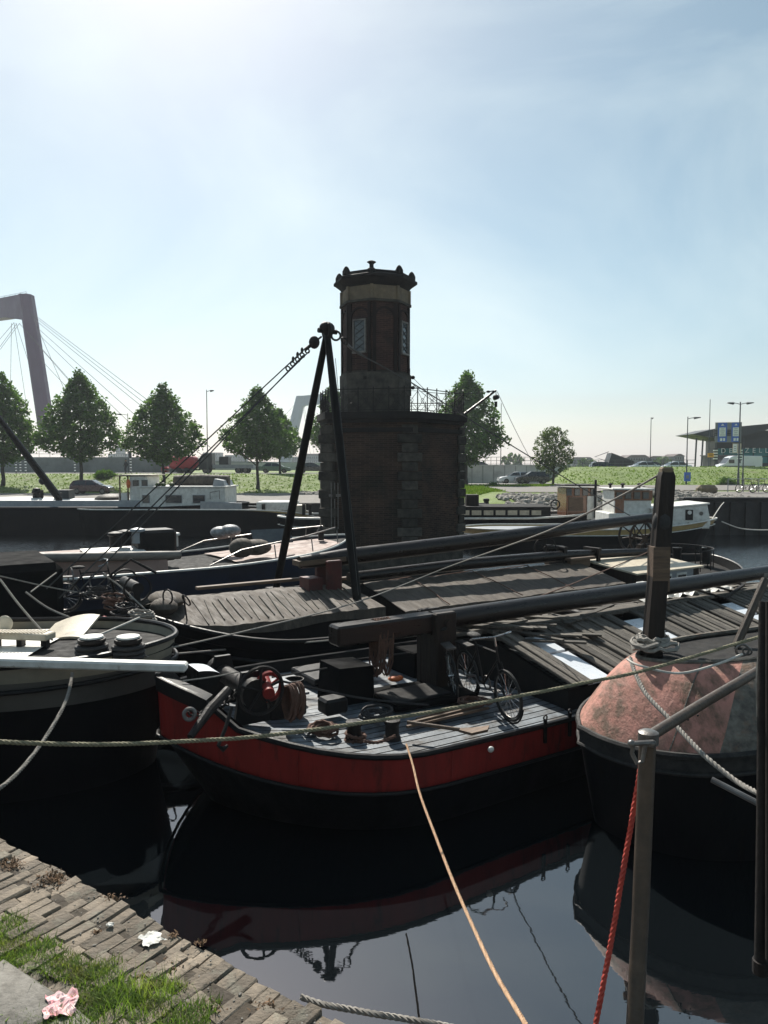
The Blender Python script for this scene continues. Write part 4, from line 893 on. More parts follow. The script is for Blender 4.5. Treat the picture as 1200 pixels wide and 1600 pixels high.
for x in (4.0, 4.42, 6.2, 7.4, 8.6, 9.8):
    b = MB(); y = -RB.hb(x)-.02; b.box((x, y, RB.rail(x)-.07), (.035, .03, .28)); b.torus((x, y, RB.rail(x)+.1), .028, .01, (0,1,0), 10, 5); RB.part(b, 'rail_eye', 'iron')
hatch(RB, 4.95, 16.5, 1.72, 1.08, 1.5, pw=.125, jitter=.02, seed=3, zdeck=.75, gaps=((5.25, 5.75, -1), (7.6, 8.1, -1), (10.3, 10.75, -1), (13, 13.4, -1)))
rnd = random.Random(9)
def slope(x, y, up=0): return (x, y, 1.08+(1.5-1.08)*(1-abs(y)/1.72)+up)
for x0, x1 in ((5.25,5.75),(7.6,8.1),(10.3,10.75),(13,13.4)):          # translucent roof panels let into the boards
    for ya, yb in ((-.35,-.85),(-.9,-1.72)):
        b = MB(); a = math.atan2(.42, 1.72); b.box(((x0+x1)/2, (ya+yb)/2, slope(0,(ya+yb)/2)[2]+.01), (x1-x0-.03, abs(yb-ya)/math.cos(a), .035), rx=a, b=.006); RB.part(b, 'roof_panel', 'panel_white')
b = MB()                                                            # loose battens lying across
for i in range(46):
    x = rnd.uniform(5, 15); y = rnd.uniform(-.1, 1.2); b.box(slope(x, y, .05+rnd.uniform(0,.04)), (rnd.uniform(.08,.16), rnd.uniform(.8,2.2), .03), rz=rnd.gauss(1.3,.35), rx=rnd.gauss(0,.03))
for i in range(20):
    x = rnd.uniform(4.9, 6.2); y = rnd.uniform(-.6, 1.0); b.box(slope(x, y, .06+rnd.uniform(0,.06)), (rnd.uniform(.8,1.9), rnd.uniform(.07,.14), .03), rz=rnd.gauss(-.9,.3))
RB.part(b, 'loose_battens', 'wood_old')
for x in (6.45, 6.6, 6.95):
    b = MB(); b.box(slope(x, -.9, .07), (.09, 1.75, .06), rx=math.atan2(.42,1.72), b=.01); RB.part(b, 'hatch_rib', 'wood_old')
for x in (1.0, 2.6, 4.7, 6.9, 9.1):                              # butt laps of the plating
    b = MB(); pts = []
    for k in range(6):
        f = k/5; z_ = zb(x)*(1-f)+RB.rail(x)*f; pts.append((x, -RB.hb(x)*(.99+.01*f)-.004, z_))
    b.tube(pts, .009, 5); RB.part(b, 'plate_seam', 'red_hull')
b = MB(); b.box((3.0, 1.2, .93), (1.1, .8, .1), b=.02); RB.part(b, 'deck_hatch', 'black_paint')
b = MB(); b.lathe([(.1,0),(.13,.22),(.135,.23),(.12,.23),(.1,.03),(.01,.03)], RB.out((2.0, .55, .9)), 16); one(b, 'bucket', 'iron', 'dark bucket on the fore deck of the red barge behind the hanging brown rope', 'bucket')
coil('rope_coil', 'rope_dark', RB.out((2.5, -.75, .88)), .2, 5, .018, 'dark rope coil lying on the red barge deck in front of the square companion box', .6, 51)
coil('rope_coil', 'rope_brown', RB.out((3.9, -.95, .86)), .22, 4, .016, 'flat brown rope coil on the red barge deck near the tabernacle foot', .5, 52)
coil('rope_coil', 'rope_dark', RB.out((1.35, .75, 1.0)), .19, 6, .02, 'dark rope coil behind the windlass of the red barge', .6, 53)
b = MB(); b.box((4.3, .95, .98), (.5, .7, .4), b=.02); RB.part(b, 'deck_locker', 'matte_black')
b = MB()
for k in range(5): b.box((3.3+.02*k, -1.2+.05*k, .86+.025*(k%2)), (1.3-.1*k, .035, .03), rz=.04*k)
RB.part(b, 'loose_laths', 'wood_brown')
b = MB(); b.box((2.1, -.35, 1.0), (.32, .26, .2), b=.03); RB.part(b, 'deck_locker', 'black_paint')
# mast lowered on its tabernacle
MZ = 1.8
b = MB(); b.box((3.15, 0, MZ-.01), (1.7, .29, .27), b=.03); b.tube([(3.9,0,MZ), (6,0,MZ+.01), (10,0,MZ+.02), (14.5,0,MZ+.06), (16.5,0,MZ+.1)], [.145,.15,.145,.12,.1], 14); ms = RB.part(b, 'mast', 'spar')
b = MB(); b.cyl((12.2,0,MZ+.03), (13.9,0,MZ+.06), .135, .125, n=14); RB.part(b, 'mast_band', 'spar_grey', ms)
b = MB(); b.box((4.0, .19, 1.36), (.36, .12, 1.18), b=.02); b.box((4.0, -.19, 1.36), (.36, .12, 1.18), b=.02); b.box((4.0, 0, 1.2), (.34, .3, .85)); b.cyl((4.0,-.3,MZ), (4.0,.3,MZ), .05, n=10); RB.part(b, 'tabernacle', 'wood_dark')
b = MB(); b.prism([(2.35,.78),(2.95,.78),(2.92,1.3),(2.4,1.33)], .0, .55); RB.part(b, 'companion_hatch', 'matte_black')
b = MB(); b.box((3.55, -.25, .87), (1.3, .9, .07), rz=R(-6), b=.015); RB.part(b, 'deck_hatch', 'matte_black'); b = MB(); b.box((3.35,-.35,.93),(.9,.55,.04),b=.01); RB.part(b, 'deck_hatch_lid', 'deck_dark')
b = MB(); b.box((1.55, .15, 1.02), (.5, .75, .26), b=.02); fh = RB.part(b, 'fore_hatch', 'black_paint'); b = MB(); b.box((1.55, .15, 1.17), (.54, .8, .03)); RB.part(b, 'hatch_lid', 'deck_grey', fh)
# windlass
wz = 1.2
b = MB(); b.cyl((.95,-.55,wz+.2), (.95,.6,wz+.2), .11, n=14); b.cyl((.95,-.62,wz+.2), (.95,-.5,wz+.2), .17, n=16); b.cyl((.95,.5,wz+.2), (.95,.62,wz+.2), .17, n=16); wl = RB.part(b, 'windlass', 'iron')
for y in (-.42, .45): b = MB(); b.prism([(.75,1.0),(1.2,1.0),(1.05,1.62),(.85,1.62)], y-.03, y+.03); RB.part(b, 'windlass_bitt', 'black_paint', wl)
b = MB(); b.torus((.98,-.68,wz+.25), .27, .022, (0,1,.0), 30, 6)
for k in range(5): a = k*1.2566+.3; b.cyl((.98,-.68,wz+.25), (.98+math.cos(a)*.27,-.68,wz+.25+math.sin(a)*.27), .016, n=6)
RB.part(b, 'flywheel', 'iron', wl)
b = MB(); b.torus((1.12,-.58,wz+.25), .16, .03, (0,1,0), 24, 6)
for k in range(4): a = k*1.57+.5; b.cyl((1.12,-.58,wz+.25), (1.12+math.cos(a)*.16,-.58,wz+.25+math.sin(a)*.16), .02, n=6)
b.cyl((1.05,-.75,wz+.22),(1.12,-.45,wz+.3),.07,n=12); RB.part(b, 'gear_wheel', 'red_hull', wl)
b = MB(); rows = []
for k in range(8):
    a = math.pi*.02+math.pi*.5*k/7; rows.append([(.42+.3*math.sin(a), y, wz+.33+.1*math.cos(a)) for y in (-.14,.24)])
for k in range(7): b.add([rows[k][0], rows[k][1], rows[k+1][1], rows[k+1][0]], [(0,1,2,3)])
c_ = MB()
for y in (-.14,.24): c_.add([r[0 if y < 0 else 1] for r in rows]+[(.42,y,wz-.1)], [tuple(range(9))])
c_.add([(.42,-.14,wz+.43),(.42,.24,wz+.43),(.42,.24,wz-.1),(.42,-.14,wz-.1)],[(0,1,2,3)]); RB.part(c_, 'cover_side', 'black_paint', wl)
RB.part(b, 'windlass_cover', 'panel_white', wl)
# anchor davit, hawse and hook
b = MB(); p0 = RB.W(D(356, 1078, 7.9)); p1 = RB.W(D(297, 1152, 7.25)); b.tube([p0, p0+(p1-p0)*.5+Vector((0,0,.03)), p1], [.05,.055,.035], 10); RB.part(b, 'anchor_davit', 'iron')
b = MB(); c = RB.W(D(296, 1116, 7.42)); b.torus(c, .055, .022, RB.W(D(296,1116,7.0))-c, 18, 8); RB.part(b, 'hawse_ring', 'steel')
def chain(bt, p0, p1, n, r, nm='anchor_chain', m='iron'):
    b = MB(); p0, p1 = Vector(p0), Vector(p1); d = (p1-p0).normalized()
    for i in range(n):
        c = p0.lerp(p1, (i+.5)/n)-Vector((0,0,.12*math.sin(math.pi*i/n)*(p1-p0).length)); ax = d.orthogonal() if i % 2 else d.cross(d.orthogonal()); b.torus(c, r, r*.32, ax, 10, 5)
    return bt.part(b, nm, m)
chain(RB, c, (.95, -.3, wz+.3), 20, .032)
b = MB(); p0 = RB.W(D(362, 1105, 7.55)); p1 = RB.W(D(341, 1165, 7.3)); b.tube([p0, p0.lerp(p1,.5)+Vector((0,0,-.03)), p1, p1+Vector((.05,0,-.05)), p1+Vector((.1,0,-.02))], [.02,.022,.02,.03,.015], 8); RB.part(b, 'boat_hook', 'iron')
for x_, px in ((0, 560), (0, 620)):
    p = RB.at(px, 1163 if px == 560 else 1160, dz(1.8)); bollard(RB, p.x, p.y+.1, dz(1.8), .085, .24)
b = MB(); p = RB.at(640, 1138, .93); p2 = RB.at(722, 1146, .93)
b.tube([p+Vector((0,.05,.06)), p2+Vector((0,.05,.03))], [.022,.024], 8); d = (p2-p).normalized(); n_ = Vector((-d.y,d.x,0)); q = p2+Vector((0,.05,.04))
b.loft([[q+n_*-.03, q+n_*.03, q+n_*.03+Vector((0,0,-.03)), q+n_*-.03+Vector((0,0,-.03))], [q+d*.16+n_*-.1, q+d*.16+n_*.1, q+d*.16+n_*.1-Vector((0,0,.03)), q+d*.16-n_*.1-Vector((0,0,.03))], [q+d*.33+n_*-.02+Vector((0,0,.03)), q+d*.33+n_*.13+Vector((0,0,.03)), q+d*.33+n_*.13, q+d*.33-n_*.02]], cap1=True)
o = b.build('boat_fork', 'wood_brown', None); bm = RB.o
o.location = RB.loc; o.rotation_euler = (0,0,TH); tag(o, 'brown wooden pole with a flared end lying on the red barge deck beside the bollards', 'pole')
# small white fender light on hull side
b = MB(); p = RB.W(D(767, 1171, 8.12)); b.ell(p, (.04,.03,.035)); RB.part(b, 'hull_lug', 'white_paint')
# rope heaps (top level, they lie on the barge)
def bundle(name, m, top, wd, drop, n, r, label, seed=1, axis=Vector((1,0,0)), depth=.16, cat='rope coil'):
    rnd = random.Random(seed); b = MB(); up = Vector((0,0,1)); side = axis.cross(up).normalized()
    for k in range(n):
        o_ = axis*rnd.uniform(-wd/2, wd/2); dd = drop*rnd.uniform(.8, 1.05); pts = []
        for i in range(18):
            t_ = 2*math.pi*i/18; pts.append(o_+side*math.sin(t_)*depth*rnd.uniform(.9,1.1)*(.8+.2*math.cos(t_))+up*(-dd/2+dd/2*math.cos(t_))+axis*rnd.gauss(0,.006)+Vector((0,0,r)))
        b.tube(pts, r, 5, closed=True)
    o = b.build(name, m); o.location = top; return tag(o, label, cat)
bundle('rope_hank', 'rope_brown', RB.out((3.05, 0, MZ+.13)), .24, .78, 17, .011, 'hank of thin red-brown rope hung over the square butt of the lowered mast', 2, axis=U, depth=.165)
pp = RB.at(460, 1138, dz(1.3)); bundle('rope_hank', 'rope_brown', RB.out((1.42, -.62, 1.42)), .24, .42, 13, .019, 'thick brown rope hung in loops on the fore deck of the red barge', 4, axis=(U+V*.3).normalized(), depth=.1)
p = G(505, 1148, dz(1.3)); coil('rope_coil', 'rope_brown', (p.x, p.y, dz(1.3)+.02), .17, 7, .018, 'loose brown rope coil on deck between the hanging rope and the bollards', .5, 3)
for px, lb, sd in ((560, 'brown rope wound round the left bollard of the red barge', 5),):
    p = G(px, 1163, dz(1.8)); coil('rope_turns', 'rope_brown', (p.x-.045, p.y+.085, dz(1.8)), .125, 5, .017, lb, 1.0, sd)
b = MB(); p = G(598, 1158, dz(1.8)+.05); b.rope([G(568,1158,.97), G(590,1160,.93), G(618,1150,.97)], .02); one(b, 'rope', 'rope_brown', 'short brown rope between the two bollards of the red barge', 'rope')
p = G(617, 1065, .95); b = MB(); rnd = random.Random(4); b.ell((0,0,.04), (.1,.07,.04)); b.ell((.07,.02,.05), (.05,.05,.035)); o = b.build('cloth', 'orange'); o.location = (p.x, p.y, .95); tag(o, 'small crumpled orange rag beside the foot of the lowered mast', 'rag')
# bicycles
def bicycle(loc, rz, label, lean=0, grp='bicycles on the red barge', m='steel'):
    o = thing('bicycle', label, 'bicycle', loc, rz, grp); o.rotation_euler = (lean, 0, rz); r = .315
    for xx in (0, 1.08):
        b = MB(); b.torus((xx,0,r), r, .018, (0,1,0), 36, 6); wq = b.build('wheel', 'rubber', o); b = MB(); b.torus((xx,0,r), r-.03, .01, (0,1,0), 36, 5); b.build('rim', 'steel', wq)
        b = MB()
        for k in range(18): a = k*math.pi/9; b.cyl((xx,.02*(-1)**k,r), (xx+math.cos(a)*(r-.03), 0, r+math.sin(a)*(r-.03)), .0035, n=4)
        b.cyl((xx,-.04,r), (xx,.04,r), .02, n=8); b.build('spokes', 'chrome', wq)
        b = MB(); b.torus((xx,0,r), r+.035, .012, (0,1,0), 20, 5, R(15), R(170)); b.build('mudguard', m, o)
    b = MB()
    for p, q in (((0,0,r),(.46,0,.3)), ((.46,0,.3),(.3,0,.88)), ((.32,0,.8),(.86,0,.82)), ((.46,0,.3),(.88,0,.72)), ((0,0,r),(.34,0,.72)), ((.86,0,.9),(.9,0,.7))): b.cyl(p, q, .016, n=6)
    b.build('frame', m, o)
    b = MB()
    for s_ in (-.05,.05): b.cyl((.9,s_*.7,.7), (1.08,s_,r), .012, n=6)
    b.build('fork', m, o)
    b = MB(); b.cyl((.87,0,.85),(.84,0,1.02),.013,n=6); b.tube([(.68,-.27,.99),(.78,-.28,1.03),(.86,-.15,1.04),(.84,0,1.02),(.86,.15,1.04),(.78,.28,1.03),(.68,.27,.99)], .012, 6); b.build('handlebar', 'chrome', o)
    b = MB(); b.ell((.28,0,.93), (.14,.08,.035)); b.build('saddle', 'rubber', o)
    b = MB(); b.torus((.46,.05,.3), .09, .012, (0,1,0), 18, 5); b.cyl((.46,.07,.3),(.56,.07,.2),.01,n=5); b.cyl((.46,-.07,.3),(.36,-.07,.4),.01,n=5); b.box((.58,.12,.2),(.08,.09,.02)); b.box((.34,-.12,.4),(.08,.09,.02)); b.build('crank', 'steel', o)
    b = MB(); b.box((-.02,0,.74), (.36,.13,.02)); b.cyl((-.1,.05,.74),(0,.05,r),.006,n=4); b.cyl((-.1,-.05,.74),(0,-.05,r),.006,n=4); b.build('carrier', m, o)
    return o
a = G(791, 1121, .8); az = math.atan2(-.55, .75)
bicycle((a.x-1.08*math.cos(R(118)), a.y-1.08*math.sin(R(118)), .8) if 0 else (a.x+1.0*math.cos(R(112)), a.y+1.0*math.sin(R(112)), .8), R(112-180), 'old bicycle whose front wheel stands nearest the rail on the red barge', R(5), m='iron')
a = G(742, 1092, .8); bicycle((G(708,1090,.8).x, G(708,1090,.8).y, .8), R(100), 'old bicycle behind the tabernacle post, leaning against the hold of the red barge', R(-6))
# ---------------- second barge with tarpaulin hatches and sheer legs
P2 = Fw(.5, 4.5)
S2 = lambda x: 1.12+.62*max(0,(3.2-x)/3.2)**2 + .3*max(0,(x-13)/4)**2
TB = Boat('tarpaulin_barge', 'dark barge behind the red one with brown covered hatches and an A-frame hoist', 'barge', P2, TH, 17, 4.2, 2.6, 2.4, S2)
TB.band('hull', 'black_hull', lambda x: -.7, S2, (.9,.82), (1,1), rows=6)
TB.band('inner_bulwark', 'black_paint', lambda x: S2(x)-.25, S2, (.985,.975), (.992,.985))
TB.railtube('rail', 'black_paint', .035, 0, .005); TB.railtube('rubbing_strake', 'black_paint', .03, -.35, .02)
TB.deck('deck', 'deck_dark', lambda x: S2(x)-.2)
def tarp_hatch(bt, x0, x1, hw0, ze, zr, zdeck, seed, m='tarp', nx=60, ny=18):
    rnd = random.Random(seed); b = MB(); ph = [rnd.uniform(0,6) for _ in range(8)]; rows = []
    for i in range(nx+1):
        x = x0+(x1-x0)*i/nx; row = []
        hw = min(hw0, bt.hb(x)-.3)
        for j in range(ny+1):
            f = -1+2*j/ny; y = f*hw; z = ze+(zr-ze)*(1-abs(f))
            w_ = .006*math.sin(x*2.3+f*2+ph[0])+.005*math.sin(x*7.3-f*3+ph[1])+.004*math.sin(x*17+ph[2]+f*5)+rnd.gauss(0,.0025)
            row.append((x, y, z+w_))
        row = [(x, -hw-.02, ze-.16+.03*math.sin(x*3+ph[4]))]+row+[(x, hw+.02, ze-.16)]; rows.append(row)
    b.loft(rows, closed=False); o = bt.part(b, 'hatch_cover', m)
    c = MB(); rr = []
    for i in range(9):
        x = x0+.03+(x1-x0-.06)*i/8; h_ = min(hw0, bt.hb(x)-.3)-.04; rr.append([(x, a_, c_) for a_, c_ in ((-h_, zdeck), (h_, zdeck), (h_, ze-.04), (0, zr-.05), (-h_, ze-.04))])
    c.loft(rr, cap0=True, cap1=True); bt.part(c, 'coaming', 'black_paint'); return o
tarp_hatch(TB, .8, 4.55, 1.55, 1.42, 1.66, .95, 3); tarp_hatch(TB, 5.0, 11.3, 1.55, 1.28, 1.62, .9, 8)
b = MB(); 
rnd = random.Random(6)
for x in [1.3+.15*i for i in range(21)]:
    h_ = min(1.55, TB.hb(x)-.3); b.box((x, -h_*.52, 1.43+.24*.48), (.018, h_*rnd.uniform(.6,.95), .02), rx=math.atan2(.24,h_), rz=R(rnd.uniform(-14,-4)))
TB.part(b, 'hatch_batten', 'wood_old')
b = MB(); b.box((3.3, 1.2, 1.62), (2.8, .16, .06), b=.01); b.box((8.2,1.45,1.5),(6.0,.14,.06),b=.01); TB.part(b, 'plank', 'wood_brown')
for x, r_ in ((6.2,.5),(7.9,-.3),(9.6,.2)):
    b = MB(); b.tube([(x+.3*f*r_+.02*math.sin(f*9), f*1.57, 1.29+.34*(1-abs(f))+.025) for f in [-1+i/8 for i in range(17)]], .012, 5); TB.part(b, 'lashing', 'rope_brown')
b = MB(); b.ell((.9, -.2, 1.72), (.3,.5,.13)); b.ell((.75, -.55, 1.66), (.22,.32,.14)); o = TB.part(b, 'folded_sail', 'tarp')
b = MB(); b.tube([TB.W(D(468,879,14.3)), TB.W(D(540,870,14.9)), TB.W(D(800,838,17.3)), TB.W(D(1040,806,20.4))], [.12,.17,.17,.12], 14); m2 = TB.part(b, 'mast', 'spar')
b = MB(); q0, q1 = TB.W(D(462,880,14.3)), TB.W(D(535,872,14.85)); b.beam(q0, q1, .32, .1); TB.part(b, 'mast_foot', 'wood_brown', m2)
b = MB(); c = TB.W(D(514,915,14.6)); b.box((c.x, c.y-.2, 1.6), (.32,.12,1.15), b=.02); b.box((c.x, c.y+.25, 1.6), (.32,.12,1.15), b=.02); b.box((c.x-.4,c.y,1.5),(.3,.4,.7)); TB.part(b, 'tabernacle', 'red_dark')
b = MB(); b.tube([TB.W(D(545,902,14.9)), TB.W(D(720,882,16.6)), TB.W(D(880,868,18.4)), TB.W(D(1035,861,20.3))], [.1,.13,.13,.09], 12); TB.part(b, 'boom', 'spar')
b = MB(); p = TB.W(D(1000, 872, 20)); b.prism([(p.x-.05,.9),(p.x+.05,.9),(p.x+.05,1.9),(p.x-.05,1.9)], p.y-.06, p.y+.06); TB.part(b, 'mast_crutch', 'wood_dark')
b = MB(); b.box((p.x-1.9, p.y, 1.9), (.12,.5,.08)); b.box((p.x-1.9,p.y-.2,1.45),(.08,.08,.9)); b.box((p.x-1.9,p.y+.2,1.45),(.08,.08,.9)); TB.part(b, 'mast_crutch', 'wood_dark')
# aft deckhouse
b = MB(); b.prism([(-1.45,.95),(1.45,.95),(1.42,1.42),(0,1.56),(-1.42,1.42)], 11.8, 14.3, 'yz'); ah = TB.part(b, 'deckhouse', 'wood_dark')
b = MB(); b.prism([(-1.5,1.42),(0,1.57),(1.5,1.42),(1.5,1.46),(0,1.61),(-1.5,1.46)], 11.75, 14.4, 'yz'); TB.part(b, 'deckhouse_roof', 'cream', ah)
for x in (12.9, 13.5): 
    b = MB(); b.box((x, -1.47, 1.2), (.4, .05, .3)); wq = TB.part(b, 'window', 'white_paint', ah); b = MB(); b.box((x,-1.5,1.2),(.3,.03,.2)); TB.part(b, 'pane', 'glass_dark', wq)
b = MB(); b.box((13.2,-1.45,1.2),(1.6,.04,.44)); TB.part(b, 'side_panel', 'grey_paint', ah)
b = MB(); b.box((11.3, .3, 1.72), (.9, 1.1, .07), b=.01); b.box((11.3,.3,1.6),(.7,.9,.2)); TB.part(b, 'skylight', 'wood_brown')
wheel_ship(TB, TB.W(D(1008, 842, 20.3)), .5, (1,0,0)); wheel_ship(TB, TB.W(D(993, 838, 21)), .5, (1,.2,0), name='steering_wheel', knobs=False, m='iron')
wheel_ship(TB, TB.W(D(852, 856, 18.3)), .26, (.6,.8,0), m='iron', name='winch_wheel', spokes=6, knobs=False)
b = MB(); b.cyl(TB.W(D(852,856,18.3)), TB.W(D(880,858,18.6)), .09, n=10); b.box(TB.W(D(872,872,18.5)), (.12,.5,.6)); TB.part(b, 'winch', 'iron')
b = MB(); b.torus((15.2,0,1.75), 1.05, .022, (0,0,1), 24, 5, -1.9, 1.9)
for k in range(9): a = -1.8+k*.45; b.cyl((15.2+1.05*math.cos(a), 1.05*math.sin(a), 1.2), (15.2+1.05*math.cos(a), 1.05*math.sin(a), 1.75), .016, n=5)
TB.part(b, 'stern_railing', 'iron')
bollard(TB, 16.3, -.3, 1.25, .12, .45, white=True); bollard(TB, 16.1, .5, 1.25, .12, .4)
# A-frame hoist
ap = TB.W(D(511, 519, 15.1))
fA = TB.W(G(431, 922, 1.15)); fB = TB.W(G(561, 962, 1.2))
for f_ in (fA, fB):
    b = MB(); d = (ap-f_); b.tube([f_, f_+d*.3, f_+d*.7, ap+d.normalized()*.1], [.085,.095,.085,.065], 12); lg = TB.part(b, 'sheer_leg', 'spar_black')
    b = MB(); b.box(f_+Vector((0,0,-.02)), (.4,.4,.16), b=.02); TB.part(b, 'leg_shoe', 'iron', lg)
b = MB(); b.ell(ap+Vector((0,0,.08)), (.17,.12,.13)); b.torus(ap+Vector((0,0,.02)), .15, .04, (1,0,0), 14, 6); b.cyl(ap+Vector((-.2,0,.02)), ap+Vector((.22,0,.02)), .05, n=8); TB.part(b, 'head_fitting', 'iron')
apw = D(511, 519, 15.1)
b = MB(); p = D(491, 535, 15.0); d = (p-apw).normalized(); b.cyl(apw+d*.15, p, .02, n=6); b.ell(p, (.11,.06,.13)); b.cyl(p, p+d*.25, .035, n=8)
one(b, 'pulley_block', 'iron', 'heavy round pulley block hanging left of the A-frame head', 'pulley')
b = MB(); c0 = D(521, 523, 15.1); b.torus(c0+Vector((.05,0,-.02)), .09, .022, (0,1,0), 14, 6); b.torus(c0+Vector((.22,.05,-.12)), .08, .018, (.5,.5,.6), 14, 6); one(b, 'shackle', 'iron', 'iron shackle rings at the right of the A-frame head', 'shackle')
for k, ((ax,ay),(bx,by,Yb),lb) in enumerate((((482,540),(232,772,13.5),'upper stay wire running from the A-frame pulley block down left'), ((484,548),(246,783,13.4),'middle stay wire from the A-frame pulley block down left'), ((474,555),(262,778,13.2),'lower stay wire from the A-frame pulley block down left'))):
    b = MB(); p0 = D(ax, ay, 15.0); q0 = D(bx, by, Yb); p1 = p0+(q0-p0)*1.55; b.tube([p0, p1], .013, 5)
    one(b, 'stay_wire', 'wire', lb, 'wire', 'stay wires of the A-frame')
b = MB(); 
for i in range(5): c = D(480-i*7.5, 548+i*7, 14.98); b.torus(c, .05, .016, (.5,.8*(-1)**i,.4), 10, 5)
for i in range(3): c = D(472-i*7, 552+i*7, 14.98); b.ell(c+Vector((0,0,.06)), (.03,.03,.06))
one(b, 'shackle', 'iron', 'small shackles threaded on the stay wires below the pulley block', 'shackle')
b = MB(); pts = [c0+Vector((.25,.05,-.15)), D(560,552,15.6), D(643,598,16.6), D(770,678,18.4), D(905,760,20.4), D(985,806,21.6)]; b.tube(smooth(pts,4), [.03 if i < 5 else .014 for i in range(len(smooth(pts,4)))], 6); one(b, 'stay_wire', 'wire', 'long stay wire running from the A-frame head down right past the tower', 'wire')
b = MB(); b.tube(sag(D(560,930,13.6), D(524,560,15.1), .05), .008, 4); one(b, 'halyard', 'wire', 'thin line hanging along the right leg of the A-frame', 'rope')
# fore deck clutter of the second barge
b = MB(); b.cyl((.35,-.45,1.98), (.35,.45,1.98), .1, n=12); wl = TB.part(b, 'windlass', 'iron')
for y in (-.42,.42): b = MB(); b.torus((.35,y,1.98), .22, .018, (0,1,0), 20, 5); b.box((.35,y*.85,1.75),(.1,.06,.5)); TB.part(b, 'wheel', 'iron', wl)
b = MB(); b.tube([(0.1,0,1.6),(.0,-.1,2.2),(.3,-.2,2.45),(.7,-.3,2.2)], .025, 6); b.torus((.75,-.75,1.85),.12,.015,(1,.4,0),16,5); b.torus((1.0,-.95,1.8),.1,.014,(1,.2,.5),16,5); b.tube([(.95,-.95,1.9),(1.0,-1.0,1.4),(.9,-.98,1.25)],.014,5); TB.part(b, 'anchor_davit', 'iron')
# ---------------- dark barge with deckhouse at the left edge
LB = Boat('dark_barge', 'nearly black barge at the left edge with a boxy rounded deckhouse', 'barge', Fw(-.6, 8.8), TH+math.pi, 16, 4.0, 2.6, 2, lambda x: .95+.25*max(0,(3-x)/3)**2)
LB.band('hull', 'black_hull', lambda x: -.7, LB.rail, (.92,.85), (1,1), rows=4); LB.railtube('rail', 'black_paint', .035); LB.deck('deck', 'deck_dark', lambda x: LB.rail(x)-.12)
a = D(97, 880, 16.0); l = LB.W(a); b = MB(); b.box((l.x+3.2, 0, 1.45), (6.0, 2.8, 1.3), b=.14); LB.part(b, 'deckhouse', 'matte_black')
b = MB(); b.torus((l.x-.2,-.2,1.5),.3,.02,(1,0,0),20,5); b.torus((l.x-.9,-.7,1.35),.22,.02,(.6,1,0),20,5); LB.part(b, 'winch_wheel', 'steel')
bollard(LB, 2.0, -.8, .95, .1, .3, white=True); bollard(LB, 2.0, .6, .95, .1, .3, white=True)
# ---------------- blue barge (bow at right)
SB = lambda x: 1.18+.5*max(0,(6-x)/6)**1.8
BB = Boat('blue_barge', 'barge with a dark blue hull and pinkish hatch, its bow beside the tower', 'barge', Fw(10.4, 13.6), TH+math.pi, 24, 4.3, 3.2, 2, SB)
BB.band('hull', 'black_hull', lambda x: -.7, lambda x: SB(x)-.85, (.9,.8), (.99,.97), rows=3); BB.band('bulwark', 'blue_hull', lambda x: SB(x)-.85, SB, (.99,.97), (1,1), rows=3)
BB.railtube('rail', 'white_paint', .035); BB.deck('deck', 'deck_dark', lambda x: SB(x)-.15); BB.deck('fore_deck', 'deck_pink', lambda x: SB(x)-.08, x0=.6, x1=5, ky=.8)
b = MB(); b.prism([(-1.4,1.0),(1.4,1.0),(1.3,1.55),(0,1.68),(-1.3,1.55)], 6.6, 16.5, 'yz'); BB.part(b, 'hatch_cover', 'deck_pink')
b = MB(); b.box((7.9, .6, 1.67), (1.6,.9,.03), rx=-.09); BB.part(b, 'hatch_panel', 'white_paint'); b = MB(); b.box((12.5,.7,1.64),(1.0,.7,.1)); BB.part(b, 'skylight', 'black_paint')
b = MB(); 
for y in (-1.7, 1.7): b.tube([(5.5,y,SB(5.5)), (4.5,y*.95,SB(4.5)+.35), (2.2,y*.7,SB(2)+.4), (.7,y*.25,SB(.7)+.4)], .025, 6)
for x in (3.5,2.2,1.0):
    for s_ in (-1,1): b.cyl((x,s_*BB.hb(x)*.85,SB(x)),(x,s_*BB.hb(x)*.8,SB(x)+.4),.02,n=5)
BB.part(b, 'bow_railing', 'steel'); b = MB(); b.lathe([(.1,0),(.1,.25),(.16,.3),(.02,.5)],(1.0,0,SB(1)),10); BB.part(b, 'bow_post', 'iron')
b = MB(); b.tube([BB.W(D(-40,872,17.5)), BB.W(D(100,871,19)), BB.W(D(281,867,21))], [.13,.13,.12], 12); BB.part(b, 'boom', 'spar_grey')
b = MB(); p = BB.W(D(240,820,21.5)); b.box((p.x,p.y,1.75),(1.1,.9,.9),b=.08); BB.part(b, 'wheelhouse', 'black_paint')
for px, py, Y, c_ in ((270,838,22,'white_paint'),(195,835,21,'iron'),(215,832,21,'grey_paint'),(180,838,20.5,'iron')):
    p = BB.W(D(px,py,Y)); b = MB(); b.lathe([(.16,-.3),(.16,.0),(.22,.04),(.2,.1),(.05,.14)], p, 12); BB.part(b, 'vent', c_)
p = BB.W(D(400, 855, 22.5)); b = MB(); b.ell(p, (.5,.4,.25)); b.ell(p+Vector((.5,.1,.02)), (.4,.35,.3)); BB.part(b, 'tarpaulin_heap', 'tarp')
for px,py in ((345,832),(360,829)): b = MB(); p = D(px,py,23.5); b.ell(p,(.34,.3,.2)); o = one(b,'net_bundle','net','grey bundle of netting on the blue barge, '+('left lump' if px==345 else 'right lump'),'net bundle','bundles on the blue barge')
b = MB(); p = BB.W(D(425,838,23)); b.box(p,(1.3,.05,.5),ry=R(0),rx=R(35)); BB.part(b,'windscreen','glass_pale')
bb_w = MB()
